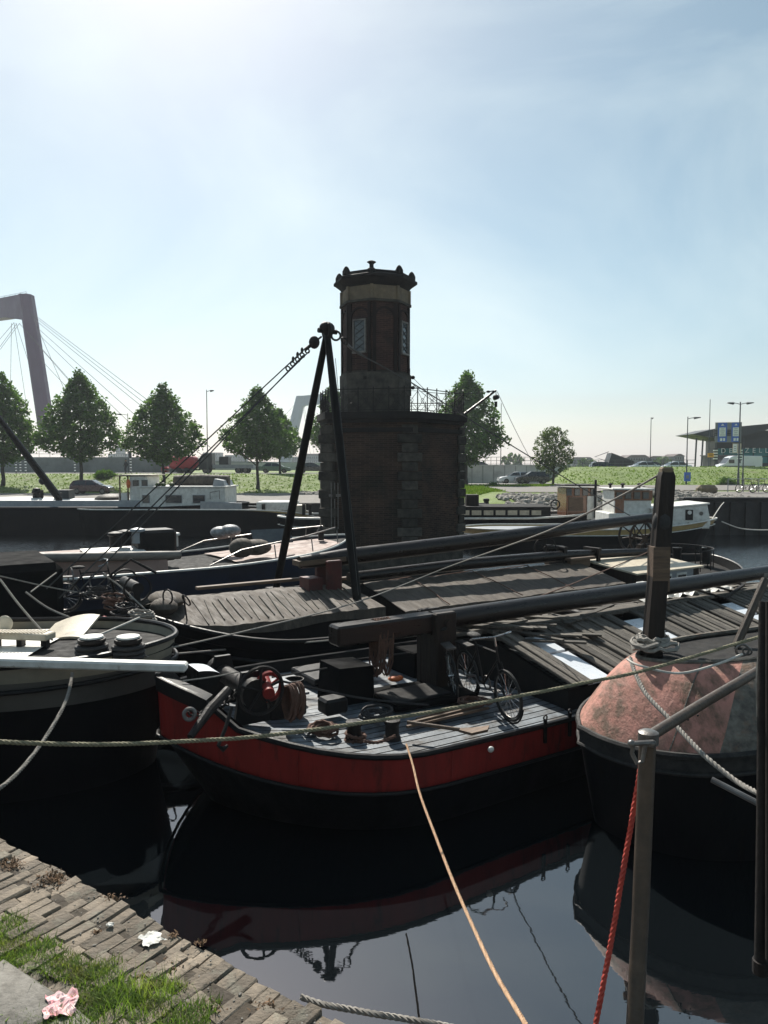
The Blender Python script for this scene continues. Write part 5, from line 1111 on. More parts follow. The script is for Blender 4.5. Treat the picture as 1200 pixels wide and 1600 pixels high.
bikeB = bicycle((D(88,935,15).x, 15.4, .98), R(20), 'bicycle in the shadows on the black barge left of the winch', R(6), 'bicycles in the shade of the left barges', 'iron')
# ---------------- cream-bowed boat at left
SC = lambda x: 1.66+.08*max(0,(3-x)/3)**1.5
CB = Boat('cream_barge', 'boat at the left edge with white rail, cream bulwark and grey hull', 'barge', (-2.82, 9.85, 0), math.pi+R(1), 12, 2.9, 2.2, 2, SC, qb=.6)
CB.band('hull', 'black_hull', lambda x: -.6, lambda x: 1.15, (.93,.85), (.985,.97), rows=3); CB.band('topside', 'grey_hull', lambda x: 1.15, lambda x: 1.48, (.985,.97), (.99,.985), rows=2)
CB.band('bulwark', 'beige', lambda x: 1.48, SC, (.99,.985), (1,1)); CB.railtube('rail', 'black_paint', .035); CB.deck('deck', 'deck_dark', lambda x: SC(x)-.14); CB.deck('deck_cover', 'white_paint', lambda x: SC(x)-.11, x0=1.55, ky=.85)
CB.railtube('strake', 'black_paint', .03, -.3, .01)
for px in (144, 201):
    p = CB.at(px, 1030, 1.62); bollard(CB, p.x, p.y, 1.58, .145, .3, white=True)
    b = MB(); 
    for k in range(3): b.torus((p.x, p.y, 1.66+k*.06), .175, .03, (0,0,1), 20, 6)
    o = b.build('rope_turns', 'rope_dark'); o.location = CB.loc; o.rotation_euler = (0,0,CB.rz); tag(o, 'black rope wound round the %s white-capped bollard of the cream barge' % ('left' if px == 144 else 'right'), 'rope coil', 'rope turns on the cream barge bollards')
b = MB(); a_, c_ = D(-60, 1032, 8.35), D(292, 1042, 8.5); b.beam(a_, c_, .17, .1, b=.02); one(b, 'gangplank', 'white_paint', 'long white painted beam lying along the side of the cream barge', 'plank')
b = MB(); b.beam(D(-30,990,9.9), D(80,994,9.7), .22, .09, b=.015); be = one(b, 'bench', 'cream', 'cream slatted bench on the deck at the left edge', 'bench')
for k in range(3): c = MB(); p = D(-5+38*k, 1010, 9.8); c.box(p-be.location-Vector((0,0,.02)), (.07,.12,.26)); c.build('leg', 'iron', be)
for k in range(16): c = MB(); p = D(-12+5.6*k, 989.5, 9.78); c.box(p-be.location+Vector((0,-.02,.02)), (.022,.2,.03)); c.build('slat', 'cream', be)
b = MB(); rows = []
for k in range(9):
    f = k/8; p = D(70+72*f, 990-12*math.sin(f*2.2)-4*f, 10.6); rows.append([p+Vector((0,-.35,-.1)), p+Vector((0,.35,.08)), p+Vector((0,.35,.05)), p+Vector((0,-.35,-.13))])
b.loft(rows, cap0=True, cap1=True); one(b, 'curved_hatch_lid', 'cream', 'curved cream lid on the foredeck left of the two capped bollards', 'hatch lid')
b = MB(); b.ell(D(163,978,11.4),(.09,.09,.16)); one(b,'buoy','tank_red','red buoy in the shade behind the two capped bollards','buoy')
b = MB(); b.ell(D(8,974,11),(.12,.04,.12)); one(b,'fender','cream','round pale fender disc above the slatted bench','fender')
# ---------------- pink-bowed barge at right
PB_loc = (2.18, 8.0, 0); PRZ = R(4)
SP = lambda x: 1.12+.1*x
PK = Boat('pink_barge', 'rusty pink and black barge end close by at the right edge', 'barge', (2.22, 8.1, 0), PRZ, 9, 2.3, 1.25, 2, SP, pb=2.2, qb=.62)
PK.band('hull', 'black_hull', lambda x: -.8, lambda x: SP(x)-.21, (.93,.62), (1,1), rows=8)
PK.band('wale', 'rubber', lambda x: SP(x)-.22, lambda x: SP(x), (1,1), (1.0,1.0), off=.035)
PK.railtube('rubbing_strake', 'rubber', .035, -.02, .04); PK.railtube('rubbing_strake', 'rubber', .022, -.2, .05)
ZT = lambda x: SP(x)+.5
def ptop(f, x): return SP(x)+.76*math.sin(f*1.35)/math.sin(1.35)
rows = []; b = MB()
for i in range(9):
    f = i/8; rows.append([(.62*f+x_*(9-.62*f)/9, y_*(1-.52*f**1.2), z_) for x_, y_, z_ in PK.loop(lambda x, f=f: ptop(f, x))])
b.loft(rows)
n0 = len(PK.loop(SP)); o = b.build('turtle_deck', ['pink_paint', 'grey_rust'], PK.o)
nl_ = len(rows[0])
for pgn in o.data.polygons:
    f = (pgn.index//nl_+.5)/8
    if (pgn.center.x-.62*f)*9/(9-.62*f) > 1.0: pgn.material_index = 1
b = MB(); top = rows[-1]; b.tube([Vector(p) for p in top], .028, 6, closed=True); PK.part(b, 'coaming_rail', 'grey_rust')
b = MB(); cz = ptop(1, 1.2); 
b.add([Vector(p)-Vector((0,0,.03)) for p in top], [tuple(range(len(top)))]); PK.part(b, 'top_deck', 'deck_dark')
b = MB(); b.beam((.02,-.03,SP(0)-.1), (.3,-.02,-.5), .07, .07, b=.015); PK.part(b, 'stem', 'rubber')
for k in range(2): b = MB(); b.box((.9+1.25*k,-1.0,ptop(.7,1)-.0),(.01,.5,.02),rx=-.9); 
for i in range(6):
    b = MB(); x = .75+.02*i; b.ell((.75+.05*(i%3), -1.15*(1-.68*.3), ptop(.3,.6)+.035*(i%2)+.02*i), (.011,.011,.011)); PK.part(b, 'rivet', 'rubber')
for x in (.55, 1.7, 2.9):                                        # seams over the turtle deck
    b = MB(); pts = []
    for k in range(12):
        f = k/11; pts.append((.62*f+x*(9-.62*f)/9, -PK.hb(x)*(1-.52*f**1.2)-.004, ptop(f, x)+.002))
    b.tube(pts, .008, 5); PK.part(b, 'plate_seam', 'grey_rust')
# timber post through its end
pb_ = G(1020, 1008, 2.0); o = thing('mooring_post', 'tall weathered square timber post with rope coiled at its foot on the pink barge', 'post', (pb_.x, 8.25, 1.9)); tp = D(1041, 736, 8.35)-o.location; lo = D(1019, 1012, 8.25)-o.location
b = MB(); b.M = None; rows = []
for f, wd in ((-.1,.09),(0,.09),(.5,.088),(.93,.082),(.97,.08),(1,.06)):
    c = Vector(lo).lerp(tp, f); rows.append([c+Vector((x_*wd, y_*wd, 0)) for x_, y_ in ((-1,-1),(1,-1),(1,1),(-1,1))])
b.loft(rows, cap0=True, cap1=True); b.build('timber', 'wood_dark', o)
b = MB(); c = Vector(tp); b.box(c+Vector((0,0,.0)), (.13,.13,.09), b=.02); b.build('post_cap', 'stone_light', o)
b = MB(); c0_, c1_ = D(1043, 745, 8.6)-o.location, D(1036, 925, 8.55)-o.location; b.beam(c1_, c0_, .09, .12, b=.01); b.build('rear_timber', 'wood_dark', o)
b = MB(); c = Vector(lo).lerp(tp, .71); b.ell(c, (.11,.11,.15)); b.build('rope_lashing', 'rope_dark', o)
b = MB(); c = Vector(lo).lerp(tp, .45); b.box(c, (.19,.19,.5)); b.build('metal_sleeve', 'wood_brown', o)
coil('mooring_rope', 'rope_grey', (pb_.x, 8.2, 1.98), .25, 5, .024, 'thick pale rope coiled round the foot of the timber post', .8, 6)
coil('mooring_rope', 'rope_grey', (pb_.x-.12, 8.15, 2.0), .17, 4, .022, 'smaller pale rope turns left of the timber post foot', .8, 8)
# clutter beyond: tarpaulin, frame, tyre on the far end of the red barge
p = G(1090, 935, 1.65); b = MB(); rnd = random.Random(12); nx, ny = 26, 14
vs = [(x_*.11+rnd.gauss(0,.015), y_*.1+rnd.gauss(0,.015), .1*abs(math.sin(x_*.9+y_*.5))+rnd.gauss(0,.022)+.12*math.exp(-((x_-12)**2+(y_-7)**2)/30)) for x_ in range(nx) for y_ in range(ny)]
b.add(vs, [(i*ny+j, (i+1)*ny+j, (i+1)*ny+j+1, i*ny+j+1) for i in range(nx-1) for j in range(ny-1)]); o = b.build('plastic_sheet', 'white_paint', smooth=False); o.location = RB.out((8.9, .1, 1.5)); o.rotation_euler = (0,0,TH); tag(o, 'crumpled pale plastic sheet on the hold boards under the lowered mast', 'plastic sheet')
o = thing('window_frame', 'empty metal frame lying on the hold boards by the plastic sheet', 'frame', RB.out((10.6, -.3, 1.52)), TH+.3)
for q0, q1 in (((0,0,0),(1.3,0,.1)),((1.3,0,.1),(1.3,.7,.25)),((1.3,.7,.25),(0,.7,.15)),((0,.7,.15),(0,0,0)),((.6,0,.05),(.6,.7,.2))): b = MB(); b.beam(q0,q1,.05,.04); b.build('frame_bar','iron',o)
b = MB(); b.torus((0,0,0), .27, .05, (.15,.1,1), 24, 8); o = b.build('hoop', 'iron'); o.location = RB.out((7.1, .45, 1.52)); tag(o, 'dark oval hoop lying on the boards just left of the timber post', 'hoop')
# ============================================================ FAR BOATS
def bport(bt, x, y, z, parent=None, r=.1): b = MB(); b.torus((x,y,z), r, .02, (0,1,0), 16, 5); w_ = bt.part(b, 'porthole', 'steel', parent); b = MB(); b.lathe([(.01,-.01),(r,-.01),(r,.01),(.01,.01)], (x,y,z), 14, (0,1,0)); bt.part(b, 'pane', 'glass_dark', w_)
def bwin(bt, x, y, z, w_, h_, parent=None, frame='white_paint', pane='glass_dark', sy=-1, ax='x', fr=.06):
    b = MB(); b.box((x,y,z), (w_,.05,h_) if ax == 'x' else (.05,w_,h_)); q = bt.part(b, 'window', frame, parent)
    b = MB(); b.box((x,y+sy*.02,z) if ax == 'x' else (x+sy*.02,y,z), (w_-fr,.05,h_-fr) if ax == 'x' else (.05,w_-fr,h_-fr)); bt.part(b, 'pane', pane, q); return q
# white houseboat, stern at right
HY = 43.5; k = HY/F
X = lambda px: (px-600)*k
HB = Boat('houseboat', 'long black-hulled houseboat with white cabin and wheelhouse moored at the far left quay', 'houseboat', (X(377), HY+2.4, 0), math.pi, 30, 4.8, 2.5, 3, lambda x: 1.62+.2*max(0,(5-x)/5), group=None)
HB.band('hull', 'black_hull', lambda x: -.7, HB.rail, (.98,.9), (1,1), rows=4); HB.railtube('rail', 'black_paint', .05); HB.deck('deck', 'grey_paint', lambda x: HB.rail(x)-.1)
lx = lambda px: X(377)-X(px)
b = MB(); b.box(((lx(212)+lx(348))/2, 0, 2.2), (lx(212)-lx(348), 3.4, 1.2), b=.04); cab = HB.part(b, 'cabin', 'white_paint')
b = MB(); b.box(((lx(212)+lx(348))/2, 0, 2.83), (lx(212)-lx(348)+.2, 3.6, .07)); HB.part(b, 'cabin_roof', 'white_paint', cab)
for px, w_ in ((222,.45),(266,1.0),(306,.75)): bwin(HB, lx(px), 1.72, 2.1, w_, .5, cab, sy=1, frame='grey_paint')
b = MB(); b.box((lx(206), 0, 2.55), (lx(192)-lx(220), 2.6, 1.9), b=.08); wh = HB.part(b, 'wheelhouse', 'white_paint')
for px in (203, 217): bwin(HB, lx(px), 1.32, 3.05, .42, .42, wh, sy=1)
b = MB(); b.box((lx(203), 0, 3.53), (1.9, 2.9, .06)); HB.part(b, 'wheelhouse_roof', 'cream', wh)
b = MB()
for xx in (lx(176), lx(189)):
    for yy in (-1.2, 1.2): b.cyl((xx,yy,1.6),(xx,yy,3.45),.05,n=6)
b.box((lx(182), 0, 3.48), (.95, 2.7, .06)); HB.part(b, 'porch', 'wood_brown'); b = MB(); b.box((lx(182), 1.15, 2.0), (.6,.1,.9)); HB.part(b, 'porch_panel', 'white_paint')
b = MB(); b.ell((lx(192), 1.45, 3.0), (.13,.1,.28)); HB.part(b, 'lifejacket', 'orange')
b = MB(); b.prism([(lx(378),.7),(lx(314),.95),(lx(314),2.0),(lx(378),1.9)], 2.42, 2.62); HB.part(b, 'stern_panel', 'grey_paint')
b = MB(); b.prism([(lx(346),2.8),(lx(325),2.8),(lx(328),3.3),(lx(342),3.2)], -1.3, 1.3); HB.part(b, 'spray_hood', 'grey_paint')
b = MB(); b.tube([(lx(325),1.9,2.1),(lx(325),1.9,2.5),(lx(340),1.9,2.6),(lx(340),1.9,2.1)], .025, 5); HB.part(b, 'handrail', 'steel')
b = MB(); b.lathe([(.35,-1.7),(.42,0),(.35,1.7)], (lx(300), 0, 3.15), 12, (1,0,0)); HB.part(b, 'covered_dinghy', 'tarp')
b = MB(); rows = []
for i in range(13):
    f = i/12; x_ = lx(-60)+(lx(150)-lx(-60))*f; rows.append([(x_, y_, 1.75+.35*math.cos(y_/1.6*1.3)+.08*math.sin(f*5)) for y_ in [-1.6+3.2*j/10 for j in range(11)]])
b.loft(rows, closed=False); HB.part(b, 'hold_cover', 'white_paint')
b = MB(); b.box((lx(40), 0, 1.75), (14, 3.3, .5)); HB.part(b, 'hold_coaming', 'grey_paint')
b = MB(); b.ell((lx(150), 0, 1.95), (1.0,1.2,.42)); HB.part(b, 'upturned_boat', 'wood_dark')
b = MB(); b.box((lx(73),0,2.3),(.9,.9,.6)); HB.part(b,'deck_box','dark_clad'); b = MB(); b.lathe([(.25,0),(.22,.5),(.3,.6),(.2,.85),(.02,.9)],(lx(32),.4,1.85),12); HB.part(b,'vent','iron'); b = MB(); b.cyl((lx(42),.5,1.8),(lx(42),.5,2.6),.1,n=8); HB.part(b,'vent','iron')
b = MB(); q0 = HB.W(D(92, 778, 44.5)); q1 = HB.W(D(-4, 650, 41)); b.tube([q0, q0.lerp(q1,.5), q1], [.24,.21,.14], 10)
b.ell(q0.lerp(q1,.22)+Vector((.2,0,.0)), (.25,.2,.22)); HB.part(b, 'derrick_boom', 'spar')
b = MB(); b.cyl(q0-Vector((0,0,1)), q0+Vector((0,0,.3)), .2, n=8); HB.part(b, 'derrick_foot', 'iron')
b = MB()
for px in (240,248,262): b.ell((lx(px),1.5,2.95),(.18,.15,.13))
HB.part(b, 'flower_box', 'leaf_light')
# yellow-banded boat between houseboat and tower
YB = Boat('tjalk', 'black barge with yellow bow band just left of the brick tower', 'barge', (X(500), HY+1.2, 0), math.pi, 15, 4.0, 3, 2.5, lambda x: .75+.95*ss(0, 3.5, x) if 0 else 1.55-.65*math.exp(-x/1.2), group=None)
YB.band('hull', 'black_hull', lambda x: -.6, lambda x: YB.rail(x)-.3*math.exp(-x/2.2), (.93,.85), (1,1), rows=3); YB.band('yellow_band', 'yellow', lambda x: YB.rail(x)-.3*math.exp(-x/2.2), lambda x: YB.rail(x)+.02, rows=1, off=.01)
YB.railtube('rail', 'white_paint', .035); YB.deck('deck', 'deck_dark', lambda x: YB.rail(x)-.12)
lx2 = lambda px: X(500)-X(px)
b = MB(); b.box((lx2(430), 0, 1.7), (2.2, 2.6, .5), b=.04); YB.part(b, 'cabin', 'white_paint'); b = MB(); b.box((lx2(460),.3,1.5),(1.0,1.6,.5),b=.04); YB.part(b,'fore_hatch','cream')
for px in (412, 475, 485): b = MB(); b.cyl((lx2(px),1.4,1.2),(lx2(px),1.4,1.85),.1,n=8); YB.part(b,'bollard','iron')
text_mesh('Nooit', .26, 'name_lettering', 'black_paint', YB.o, (lx2(458), YB.hb(lx2(458))+.06, YB.rail(lx2(458))-.08), (R(90), 0, R(180)), .005) if 0 else None
# right: black barge with cream stripe and brown wheelhouse
Y8 = 40.0; k8 = Y8/F; X8 = lambda px: (px-600)*k8
def sB(x): return 1.2+.06*max(0,(4-x))
BW = Boat('black_barge', 'black barge with white gunwale and plywood wheelhouse behind the tower at right', 'barge', (X8(945), Y8+2.2, 0), math.pi, 18, 4.4, 2.6, 2.4, sB)
BW.band('hull', 'black_hull', lambda x: -.6, sB, (.95,.9), (1,1), rows=3); BW.railtube('rail', 'white_paint', .06, .02); BW.deck('deck', 'deck_dark', lambda x: sB(x)-.12); BW.railtube('strake', 'white_paint', .02, -.45, .02)
l8 = lambda px: X8(945)-X8(px)
b = MB(); b.box((l8(790), 0, 1.5), (5.2, 3.2, .55), b=.03); hq = BW.part(b, 'hold_coaming', 'black_paint')
for i in range(7): b = MB(); b.box((l8(728+i*19), 1.62, 1.5), (.52,.06,.26)); BW.part(b, 'side_panel', 'cream', hq)
b = MB(); b.box((l8(790), 0, 1.8), (5.4, 3.4, .06)); BW.part(b, 'hold_roof', 'deck_dark', hq)
b = MB(); b.box((l8(744), .2, 1.95), (.7,.9,1.0)); BW.part(b, 'deck_box', 'wood_dark')
b = MB(); b.box((l8(917), 0, 2.0), (1.65, 2.2, 1.7), b=.03); wh = BW.part(b, 'wheelhouse', 'wood_varnish'); b = MB(); b.box((l8(917), 0, 3.0), (1.95, 2.5, .07), b=.02); BW.part(b, 'wheelhouse_roof', 'wood_dark', wh)
for i in range(4): bwin(BW, l8(897+i*13), 1.12, 2.62, .32, .42, wh, 'wood_brown', 'glass_pale', 1)
b = MB(); b.box((l8(908), 1.13, 1.95), (.8,.06,.75)); BW.part(b, 'plywood_panel', 'wood_brown', wh); b = MB(); b.box((l8(934), 1.15, 1.75), (.55,.06,1.3)); BW.part(b, 'door', 'white_paint', wh)
b = MB(); b.cyl((l8(938),1.3,1.2),(l8(938),1.3,3.3),.07,n=8); BW.part(b,'exhaust_pipe','iron')
b = MB(); b.cyl((l8(866),.5,1.3),(l8(866),.5,1.8),.2,n=10); b.torus((l8(880),.4,1.9),.25,.04,(0,1,0),16,5); BW.part(b,'winch','iron')
# yellow-banded white yacht-like barge
Y9 = 35.6; k9 = Y9/F; X9 = lambda px: (px-600)*k9
def s9(x): return 1.0+.45*math.exp(-((x)/3.0)**2)
WB = Boat('white_barge', 'black and yellow banded barge with white cabin and brown wheelhouse at right', 'barge', (X9(1133)+.35, Y9+1.6, 0), math.pi, 13, 3.6, 2.6, 2.5, s9)
WB.band('hull', 'black_hull', lambda x: -.5, lambda x: s9(x)-.28, (.86,.7), (.97,.94), rows=4); WB.band('yellow_band', 'yellow', lambda x: s9(x)-.28, s9, (.97,.94), (1,1)); WB.railtube('rail', 'white_paint', .035); WB.railtube('white_line', 'white_paint', .025, -.3, -.06, k=(.99,1)); WB.deck('deck', 'grey_paint', lambda x: s9(x)-.1)
l9 = lambda px: X9(1133)-X9(px)
b = MB(); b.prism([(l9(1012),1.0),(l9(1012),1.95),(l9(1100),2.2),(l9(1106),1.3),(l9(1104),1.0)], -1.25, 1.25, inset=.05); cb = WB.part(b, 'cabin', 'white_paint')
b = MB(); b.prism([(l9(1010),1.95),(l9(1010),2.0),(l9(1102),2.27),(l9(1102),2.2)], -1.35, 1.35); WB.part(b, 'cabin_roof', 'white_paint', cb)
b = MB(); b.box((l9(1071), 1.26, 1.68), (.36,.06,.5)); wq = WB.part(b, 'window', 'black_paint', cb); b = MB(); b.lathe([(.01,-.01),(.1,-.01),(.1,.01),(.01,.01)], (l9(1071),1.31,1.8), 12, (0,1,0)); WB.part(b, 'pane', 'white_paint', wq)
bport(WB, l9(1090), 1.27, 1.75, cb, .08)
b = MB(); b.box(((l9(1006)+l9(945))/2, 0, 1.35), (l9(945)-l9(1006), 2.4, .8), b=.03); WB.part(b, 'lower_cabin', 'white_paint', cb)
b = MB(); b.box(((l9(955)+l9(1014))/2, 0, 2.1), (l9(955)-l9(1014), 2.0, 1.5), b=.03); wh = WB.part(b, 'wheelhouse', 'white_paint')
b = MB(); b.box((l9(963), 1.02, 2.25), (.42,.06,1.3)); WB.part(b, 'door', 'wood_varnish', wh); b = MB(); b.box((l9(985), 1.0, 2.62), (1.85,.08,.5)); WB.part(b, 'window_surround', 'wood_varnish', wh)
for i in range(4): bwin(WB, l9(962+i*14), 1.05, 2.62, .32, .36, wh, 'wood_brown', 'glass_pale', 1)
b = MB(); b.box((l9(984), 0, 2.93), (2.1, 2.4, .07), b=.02); WB.part(b, 'wheelhouse_roof', 'white_paint', wh)
b = MB(); b.box((l9(1118),0,1.4),(.12,.12,.5)); WB.part(b,'bow_post','white_paint')
for px in (955,975,1002): b = MB(); b.lathe([(.06,0),(.06,.12),(.12,.16),(.1,.22),(.02,.25)],(l9(px),.3,2.97),10); WB.part(b,'roof_lamp','iron',wh)
# small far objects at right
for px, lb in ((1165, 'bicycle parked at the quay railing, left of the pair'), (1186, 'bicycle parked at the quay railing at the right edge')):
    p = D(px, 775, 56.3); bicycle((p.x-.5, 56.3, 2.1), R(3), lb, R(5), 'bicycles at the quay railing', 'iron')
b = MB(); p = D(970/1.0, 770, 56); b = MB(); p = D(1104, 771, 55); b.box((0,0,.35), (1.5,.8,.75), b=.25); o = b.build('boulder', 'stone_light'); o.location = (p.x, p.y, gz(p.x, 55)); tag(o, 'rounded grey concrete block on the right quay above the rocks', 'block')
for px, Y_ in ((738, 50.5),(760,50.6)): 
    b = MB(); X_ = (px-600)/F*Y_; b.lathe([(.2,0),(.17,.3),(.22,.4),(.2,.5),(.05,.53)], (0,0,0), 12); o = b.build('quay_bollard', 'iron'); o.location = (X_, Y_, gz(X_,Y_)); tag(o, 'dark iron bollard on the far quay edge, %s of the pair right of the tower' % ('left' if px == 738 else 'right'), 'bollard', 'bollards on the far quay')
# mooring lines of far boats
for pts, lb, m in (([(1128,815,36),(1160,826,38),(1200,828,40),(1240,825,42)], 'pale mooring line from the yellow-banded barge to the right quay', 'rope_white'), ([(1112,812,36.5),(1125,792,40),(1131,785,43.3)], 'short white mooring line up to the dark quay wall', 'rope_white'), ([(1085,882,21),(1110,895,22),(1140,905,24),(1185,914,27)], 'dark line from the stern of the tarpaulin barge to the water at right', 'rope_dark')):
    b = MB(); b.tube(smooth([D(*p) for p in pts], 6), .03, 5); one(b, 'mooring_line', m, lb, 'rope')
# ============================================================ NEAR ROPES
def nrope(pts, r, m, label, name='mooring_rope', tw=True, group=None, k=8):
    b = MB(); P = [D(*p) for p in pts]
    if tw: b.rope(P, r, r*6)
    else: b.tube(smooth(P, k), r, 6)
    return one(b, name, m, label, 'rope', group)
nrope([(-80,1150,4.6),(0,1159,4.8),(167,1163,5.1),(330,1156,5.5),(400,1151,5.65),(499,1139,5.8),(620,1121,6.1),(710,1106,6.2),(850,1080,6.4),(916,1066,6.45),(985,1053,6.55),(1080,1027,6.6),(1143,1008,6.7),(1197,991,6.8),(1260,960,6.9)], .0165, 'rope_green', 'greenish twisted mooring rope crossing the whole picture in front of the red barge')
nrope([(635,1163,7.72),(645,1195,7.2),(656,1240,6.5),(680,1305,5.7),(708,1377,4.9),(740,1450,4.2),(775,1523,3.5),(821,1600,2.95),(850,1650,2.7)], .0115, 'rope_orange', 'orange-beige mooring rope running from the red barge bollard down to the near quay')
nrope([(1002,1192,2.32),(990,1265,2.3),(972,1370,2.27),(955,1470,2.25),(930,1605,2.2),(920,1660,2.2)], .009, 'rope_red', 'red rope hanging from the shackle on the near handrail')
nrope([(985,1028,7.6),(992,1050,7.3),(1010,1085,6.9),(1048,1125,6.5),(1100,1180,6.0),(1150,1220,5.7),(1190,1243,5.4),(1240,1275,5.2)], .022, 'rope_grey', 'thick pale twisted rope hanging over the pink barge bulwark')
nrope([(113,1052,8.6),(105,1090,8.1),(85,1130,7.6),(55,1175,7.1),(20,1215,6.6),(-20,1245,6.2)], .02, 'rope_grey', 'grey rope sagging from the white beam of the cream barge to the left edge')
nrope([(470,1558,2.35),(500,1568,2.33),(550,1578,2.3),(620,1590,2.28),(690,1602,2.26),(760,1620,2.24)], .0105, 'rope_grey', 'pale twisted rope along the near quay edge at the bottom')
nrope([(980,1030,7.6),(1000,1040,7.35),(1060,1052,7.25),(1120,1038,7.3),(1160,1022,7.35)], .012, 'rope_white', 'thin pale rope lying along the top of the pink barge bulwark', tw=False)
for pts, r, m, lb in (([(236,1019,9.6),(400,982,11),(560,940,13),(700,886,14.5),(850,832,10.5),(960,780,9),(1036,738,8.35)], .012, 'rope_grey', 'long thin line from the cream barge bow up to the top of the timber post'),
    ([(0,900,12),(120,925,12.5),(260,938,13),(430,942,13.6)], .012, 'rope_grey', 'thin grey line across the shade left of the A-frame'),
    ([(0,905,10.5),(30,945,10.3),(65,985,10),(82,1000,9.9)], .014, 'rope_grey', 'diagonal grey line at the left edge above the bench'),
    ([(162,898,12.2),(190,918,12.2),(235,960,11.8)], .014, 'rope_grey', 'short diagonal stay on the fore deck of the tarpaulin barge'),
    ([(40,925,12),(75,950,12),(118,968,11.8)], .016, 'rope_grey', 'grey stay sloping down to the right above the curved lid'),
    ([(48,925,13),(88,895,14)], .014, 'rope_grey', 'short bright rod in front of the dark deckhouse at left'),
    ([(228,1026,9.3),(305,1019,11),(420,1009,12.5),(520,1000,11.5)], .014, 'rope_grey', 'level thin line behind the red barge bow'),
    ([(120,1005,9.8),(160,990,10.2),(218,965,10.8)], .016, 'rope_white', 'bright line rising right from the capped bollards'),
    ([(800,948,11.8),(900,910,15),(1000,868,19),(1020,858,20.5)], .013, 'rope_brown', 'brownish line from under the mast to the stern of the tarpaulin barge'),
    ([(425,1058,9.4),(520,1042,10),(560,1030,10.3),(640,1020,10.9)], .014, 'rope_dark', 'dark line over the red barge deck near the flywheel'),
    ([(430,1062,9),(560,1090,9.2),(670,1102,9.3)], .016, 'rope_dark', 'dark cable lying across the red barge deck'),
    ([(285,1064,8.2),(330,1058,8.4),(372,1050,8.8)], .01, 'rope_grey', 'short wire between red bow and windlass')):
    nrope(pts, r, m, lb, 'line', False)
nrope([(1188,1010,2.6),(1184,1060,2.6),(1185,1120,2.6)], .007, 'rope_grey', 'thin rope hanging beside the right dark post', tw=False)
# tangle of dark ropes and gear at left on the tarpaulin barge bow
rnd = random.Random(31)
for i in range(4):
    px, py, Y = ((155,935,12.3),(178,950,12.1),(200,965,11.8),(222,975,11.4))[i]
    p = D(px, py, Y); coil('rope_coil', ('rope_dark','rope_brown','rope_dark','rope_grey')[i], p, .2, 6, .016, ('dark rope heap leftmost on the shaded bow of the tarpaulin barge', 'brown rope heap second from left on the shaded bow', 'dark rope heap right of the brown heap on the shaded bow', 'greyish rope rings nearest the tarpaulin on the shaded bow')[i], 2.0, 40+i, group='rope heaps on the shaded bow')
# ============================================================ NEAR METALWORK
o = thing('handrail', 'brown pipe handrail with upright post and sloping rail at the near quay, lower right', 'handrail', D(1010, 1150, 2.25))
L0 = o.location
b = MB(); b.tube([D(1012,1158,2.25)-L0, D(1008,1250,2.25)-L0, D(1001,1420,2.2)-L0, D(992,1600,2.13)-L0, D(985,1720,2.05)-L0], .0255, 16); b.build('post', 'pipe_brown', o)
b = MB(); b.tube([D(1012,1152,2.25)-L0, D(1100,1098,2.5)-L0, D(1192,1044,2.8)-L0, D(1290,990,3.1)-L0], .018, 12); b.build('rail', 'pipe_brown', o)
b = MB(); c = D(1013,1152,2.25)-L0; b.lathe([(.02,-.02),(.031,-.02),(.031,.016),(.02,.022)], c, 16); b.ell(c, (.022,.022,.02)); b.build('clamp', 'steel', o)
b = MB(); c = D(1001,1162,2.2)-L0; b.cyl(c+Vector((-.025,0,0)), c+Vector((.035,0,.004)), .009, n=8); b.ell(c+Vector((-.028,0,0)), (.012,.012,.012)); b.ell(c+Vector((.036,0,0)), (.012,.012,.012))
b.tube([c+Vector((-.022,0,0)), c+Vector((-.026,0,-.03)), c+Vector((-.01,0,-.06)), c+Vector((.006,0,-.055)), c+Vector((.015,0,0))], .007, 8); b.build('shackle', 'steel', o)
o = thing('ladder_post', 'dark thick metal post at the right edge close to the camera', 'post', D(1192, 1500, 2.5)); L0 = o.location
b = MB(); b.tube([D(1196,940,2.6)-L0, D(1194,1100,2.55)-L0, D(1192,1300,2.5)-L0, D(1189,1508,2.45)-L0], .022, 12); b.build('pipe', 'iron', o); b = MB(); b.cyl(D(1189,1500,2.45)-L0, D(1189,1520,2.45)-L0, .028, n=10); b.build('foot', 'iron', o)
b = MB(); b.tube([D(1206,940,2.55)-L0, D(1206,1500,2.4)-L0], .02, 10); b.build('pipe', 'iron', o)
b = MB(); b.tube([D(1112,1218,5.4), D(1145,1235,5.3), D(1186,1256,5.2), D(1225,1278,5.1)], .022, 10); one(b, 'boat_hook', 'steel', 'thin metal rod sticking out to the left below the thick pale rope', 'rod')
b = MB(); b.tube([D(1150,1010,8.2), D(1172,960,8.3), D(1196,905,8.4)], .045, 10); one(b, 'handrail', 'pipe_brown', 'rusty bent pipe on the pink barge at the right edge', 'pipe')
b = MB(); c = D(1160, 1016, 7.4); b.torus(c, .06, .012, (.2,1,.2), 20, 6); b.torus(c+Vector((.05,0,-.01)), .04, .01, (.6,1,.2), 16, 6); one(b, 'mooring_ring', 'steel', 'pale iron ring on top of the pink barge bulwark', 'ring')
